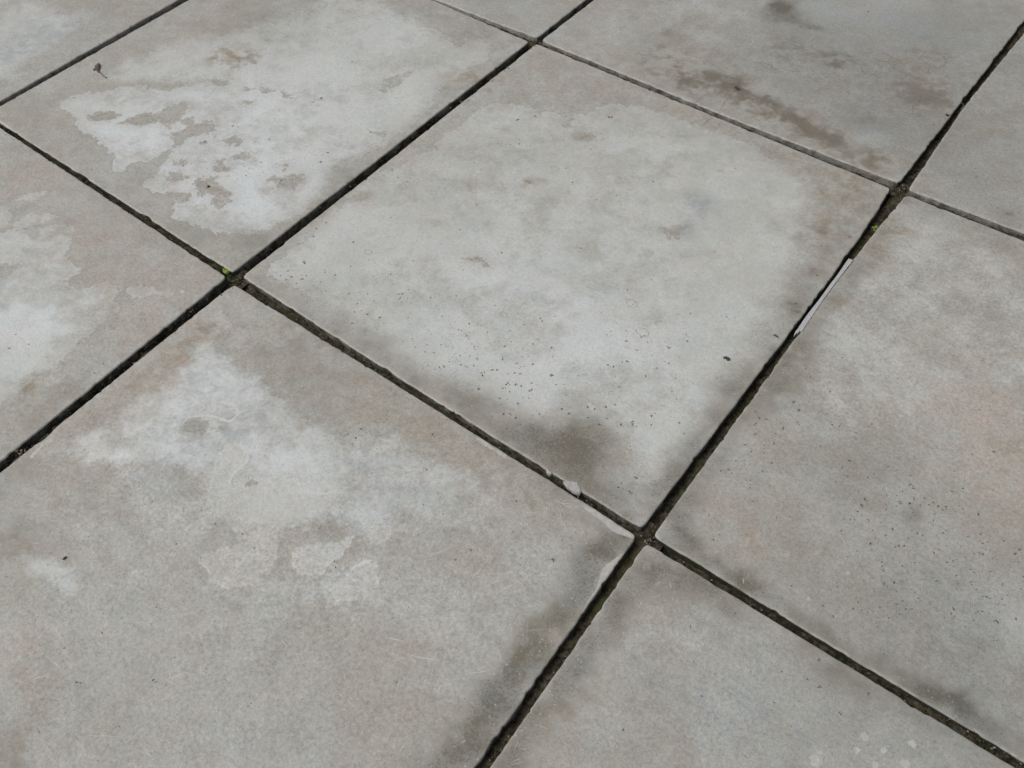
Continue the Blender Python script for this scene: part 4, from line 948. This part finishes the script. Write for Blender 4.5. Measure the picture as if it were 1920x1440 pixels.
def slab(outline, z0, z1, bevel=.0004, bend=None):
    """solid with a given floor outline (counter-clockwise), bevelled top"""
    o_ = np.asarray(outline); n_ = len(o_); c = o_.mean(0)
    d = o_ - c; ln = np.linalg.norm(d, axis=1)[:, None]
    ins = c + d * np.maximum(1 - bevel / ln, .3)
    v = [(*p, z0) for p in o_] + [(*p, z1 - bevel) for p in o_] + [(*p, z1) for p in ins]
    f = [(i, (i + 1) % n_, n_ + (i + 1) % n_, n_ + i) for i in range(n_)] + [(n_ + i, n_ + (i + 1) % n_, 2 * n_ + (i + 1) % n_, 2 * n_ + i) for i in range(n_)] + [tuple(range(2 * n_, 3 * n_)), tuple(range(n_ - 1, -1, -1))]
    return v, f


def ccw(p):
    p = np.asarray(p); x, y = p[:, 0], p[:, 1]
    return p if (x * np.roll(y, -1) - np.roll(x, -1) * y).sum() > 0 else p[::-1]


# white plastic strip stuck in the joint
M_PLASTIC = plain_material('white_plastic', (.40, .405, .415), (.48, .485, .495), 160, .45, .4, .15, .0008)
st_px = '1591.4,484.4 1600.0,487.5 1576.6,517.2 1557.8,542.2 1537.5,570.3 1518.8,598.4 1506.2,617.2 1503.9,621.6 1498.4,620.6 1496.9,624.2 1493.0,623.8 1491.4,627.3 1488.8,626.9 1491.4,621.9 1495.3,617.2 1506.2,600.0 1518.8,582.8 1537.5,559.4 1557.8,531.2 1568.8,517.2'
pp = ccw(px_poly(st_px))
v, f = slab(pp, -.0035, .0005, .0007)
strip = mesh_obj('plastic_strip', v, f, M_PLASTIC, smooth=False)
tag(strip, 'long thin white plastic strip lying in the joint along the right tile', 'plastic strip')
M_PLASTER = plain_material('white_plaster', (.36, .36, .345), (.46, .455, .44), 350, .8, .25, .8, .001)
for px_txt, z1, lab in (('1052,901 1060,899 1066,901 1074,899 1080,902 1086,903 1086,908 1090,912 1091,918 1094,922 1089,929 1082,928 1074,924 1068,918 1062,915 1056,907', .0009, 'white plaster flake with broken edges lying across the joint edge'),
                        ('1023,881 1029,880 1034,884 1036,889 1031,891 1025,887', .0014, 'small white plaster crumb up the joint from the larger plaster flake')):
    pp = ccw(px_poly(px_txt)); pp = pp.mean(0) + (pp - pp.mean(0)) * .84; v, f = slab(pp, -.004, z1, .0012)
    v = [(x, y, z + (.0006 * (rng.random() - .5) if z > 0 else 0)) for x, y, z in v]
    tag(mesh_obj('plaster_flake', v, f, M_PLASTER, smooth=False), lab, 'plaster flake')


def ellipsoid(c, rx, ry, rz, ang, groove=0.0, nu=14, nv=9):
    v = []; f = []
    for i in range(nv + 1):
        th = np.pi * i / nv
        for j in range(nu):
            ph = 2 * np.pi * j / nu
            x, y, z = math.cos(th), math.sin(th) * math.cos(ph), math.sin(th) * math.sin(ph)
            k = 1 - groove * math.exp(-(y / .22) ** 2) * (z > 0)
            taper = 1 - .22 * x
            X, Y, Z = x * rx, y * ry * taper, z * rz * k * taper
            v.append((c[0] + X * math.cos(ang) - Y * math.sin(ang), c[1] + X * math.sin(ang) + Y * math.cos(ang), c[2] + Z))
    for i in range(nv):
        for j in range(nu):
            f.append((i * nu + j, i * nu + (j + 1) % nu, (i + 1) * nu + (j + 1) % nu, (i + 1) * nu + j))
    return v, f


M_SEED = plain_material('black_seed_coat', (.010, .009, .010), (.030, .026, .026), 900, .38, .5, .3, .0004)
for (a, b_), w, lab in ((((117, 1049), (125, 1043)), .55, 'glossy black oval seed with a groove lying on the front tile'), (((388, 351), (394, 349)), .75, 'small black round seed on the white film of the rear left tile')):
    p0, p1 = at1(*a), at1(*b_); c = (p0 + p1) / 2; L = np.linalg.norm(p1 - p0) / 2; d = p1 - p0
    z = float(top_z(c[:1], c[1:])[0])
    v, f = ellipsoid((c[0], c[1], z + L * w * .55), L, L * w, L * w * .6, math.atan2(d[1], d[0]), .25)
    tag(mesh_obj('seed', v, f, M_SEED), lab, 'seed')

M_FLAKE = plain_material('black_flake', (.035, .033, .031), (.090, .085, .078), 400, .7, .3, .8, .001)
FL = [('1354,669 1359,667 1366,669 1371,673 1370,677 1364,677 1360,672 1356,673', 'curled black flake on the middle tile near its right joint'),
      ('1449,627 1453,626 1459,630 1460,633 1455,631', 'thin black flake beside the lower end of the white strip'),
      ('1376,163 1381,163 1388,168 1387,171 1380,169', 'black crumb on the brown stain of the rear right tile'),
      ('1772,214 1778,216 1780,219 1774,219', 'black crumb by the joint at the far right of the rear tile')]
for txt, lab in FL:
    pp = ccw(px_poly(txt)); c = pp.mean(0); pp = c + (pp - c) * .78; z = float(top_z(c[:1], c[1:])[0])
    v, f = slab(pp, z - .0001, z + .0012, .0006)
    v = [(x, y, q + (.0008 * rng.random() if q > z else 0)) for x, y, q in v]
    tag(mesh_obj('black_flake', v, f, M_FLAKE, smooth=False), lab, 'flake')

# dry leaf scrap with a curled stalk on the rear left tile
M_LEAF = plain_material('dry_leaf', (.085, .068, .052), (.150, .122, .094), 400, .8, .2, .6, .001)
c = at1(183, 128); z0 = float(top_z(c[:1], c[1:])[0])
leaf = bpy.data.objects.new('dry_leaf_scrap', None); col.objects.link(leaf); leaf.location = (c[0], c[1], z0); leaf.empty_display_size = .01
tag(leaf, 'curled brown dry leaf scrap with thin stalk on the rear left tile', 'leaf')
cpt = lambda x, y: at1(x, y) - c
L1 = [cpt(*q) for q in ((182, 123), (186, 121), (189, 122), (188, 127), (187, 132), (186, 137), (183, 135), (180, 132), (176, 133), (174, 131), (178, 128), (179, 125))]
n_ = len(L1); h = [.0018, .0026, .0018, .0014, .0008, .0004, .0005, .0008, .0004, .0004, .0008, .0014]
m_ = np.mean(L1, 0)
v = [(*p, q) for p, q in zip(L1, h)] + [(*(p * .98 + m_ * .02), q + .0005) for p, q in zip(L1, h)] + [(*m_, .0012), (*m_, .0018)]
f = [(i, (i + 1) % n_, n_ + (i + 1) % n_, n_ + i) for i in range(n_)] + [(n_ + i, n_ + (i + 1) % n_, 2 * n_ + 1) for i in range(n_)] + [((i + 1) % n_, i, 2 * n_) for i in range(n_)]
mesh_obj('blade', v, f, M_LEAF, leaf)


def tube(pts, rad, n_=6):
    v = []; f = []
    pts = np.asarray(pts, float)
    for i, p in enumerate(pts):
        t = pts[min(i + 1, len(pts) - 1)] - pts[max(i - 1, 0)]; t /= np.linalg.norm(t) + 1e-12
        s_ = np.cross(t, (0, 0, 1)); s_ /= np.linalg.norm(s_) + 1e-12; u = np.cross(s_, t)
        r = rad[i] if hasattr(rad, '__len__') else rad
        for k in range(n_):
            a = 2 * np.pi * k / n_; v.append(p + r * (s_ * math.cos(a) + u * math.sin(a)))
    for i in range(len(pts) - 1):
        for k in range(n_):
            f.append((i * n_ + k, i * n_ + (k + 1) % n_, (i + 1) * n_ + (k + 1) % n_, (i + 1) * n_ + k))
    f += [tuple(range(n_ - 1, -1, -1)), tuple(range((len(pts) - 1) * n_, len(pts) * n_))]
    return v, f


sp_ = [(*cpt(*q), h_) for q, h_ in (((186, 134), .0008), ((189, 138), .0012), ((193, 142), .0010), ((196, 145), .0006), ((199, 146), .0005), ((201, 146), .0006))]
v, f = tube(sp_, [.0005, .0005, .0004, .0004, .0007, .0005]); mesh_obj('stalk', v, f, M_LEAF, leaf)

# tiny green sprouts in the joints
M_GREEN = plain_material('sprout_green', (.10, .17, .015), (.24, .32, .04), 300, .5, .4, .3, .0006)
M_DKGREEN = plain_material('sprout_stem_green', (.02, .045, .010), (.05, .08, .015), 300, .6, .3, .3, .0006)


def leaflet(base, tip, width, z0, z1, cup):
    base = np.asarray(base); tip = np.asarray(tip); d = tip - base; L = np.linalg.norm(d); d = d / L; nn = np.array([-d[1], d[0]])
    v = []; f = []; K = 6
    for i in range(K + 1):
        t = i / K; w = width * math.sin(math.pi * (t * .9 + .07)) ** .7
        for s_ in (-1, 0, 1):
            p = base + d * L * t + nn * w * s_ / 2
            v.append((*p, z0 + (z1 - z0) * t + cup * (abs(s_) - t * t)))
    m0 = len(v); v += [(x, y, z - .00025) for x, y, z in v]
    for i in range(K):
        for s_ in range(2):
            q = (i * 3 + s_, (i + 1) * 3 + s_, (i + 1) * 3 + s_ + 1, i * 3 + s_ + 1)
            f.append(q[::-1]); f.append(tuple(m0 + x for x in q))
    edge = [i * 3 for i in range(K + 1)] + [K * 3 + 1] + [i * 3 + 2 for i in range(K, -1, -1)] + [1]
    for i in range(len(edge)):
        a, b_ = edge[i], edge[(i + 1) % len(edge)]; f.append((a, b_, m0 + b_, m0 + a))
    return v, f


def sprout(centre, leaves, stem_to, lab):
    c = at1(*centre); e = bpy.data.objects.new('sprout', None); col.objects.link(e); e.location = (c[0], c[1], -.008); e.empty_display_size = .01
    tag(e, lab, 'sprout')
    for a, b_, w, z0, z1, mt in leaves:
        v, f = leaflet(at1(*a) - c, at1(*b_) - c, w, z0 + .008, z1 + .008, .0008); mesh_obj('leaf', v, f, mt, e)
    p1 = at1(*stem_to) - c
    v, f = tube([(0, 0, 0), (p1[0] * .4, p1[1] * .4, .004), (p1[0], p1[1], .0065)], [.0006, .0006, .0005]); mesh_obj('stem', v, f, M_DKGREEN, e)


sprout((427, 512), [((425, 511), (418, 502), .0055, -.0025, -.0008, M_GREEN), ((424, 511), (429, 503), .0050, -.0025, -.0008, M_GREEN), ((424, 510), (421, 507), .004, -.002, -.002, M_GREEN), ((427, 513), (433, 512), .0035, -.004, -.004, M_DKGREEN), ((426, 514), (428, 521), .004, -.005, -.006, M_DKGREEN)], (424, 509), 'yellow-green sprout with tiny leaves in the joint crossing at the left')
sprout((1640, 426), [((1640, 426), (1646, 422), .0035, -.002, -.001, M_GREEN), ((1640, 426), (1635, 425), .003, -.002, -.001, M_GREEN), ((1640, 427), (1641, 431), .003, -.003, -.002, M_GREEN)], (1640, 426), 'tiny bright green sprout in the joint up from the white strip')
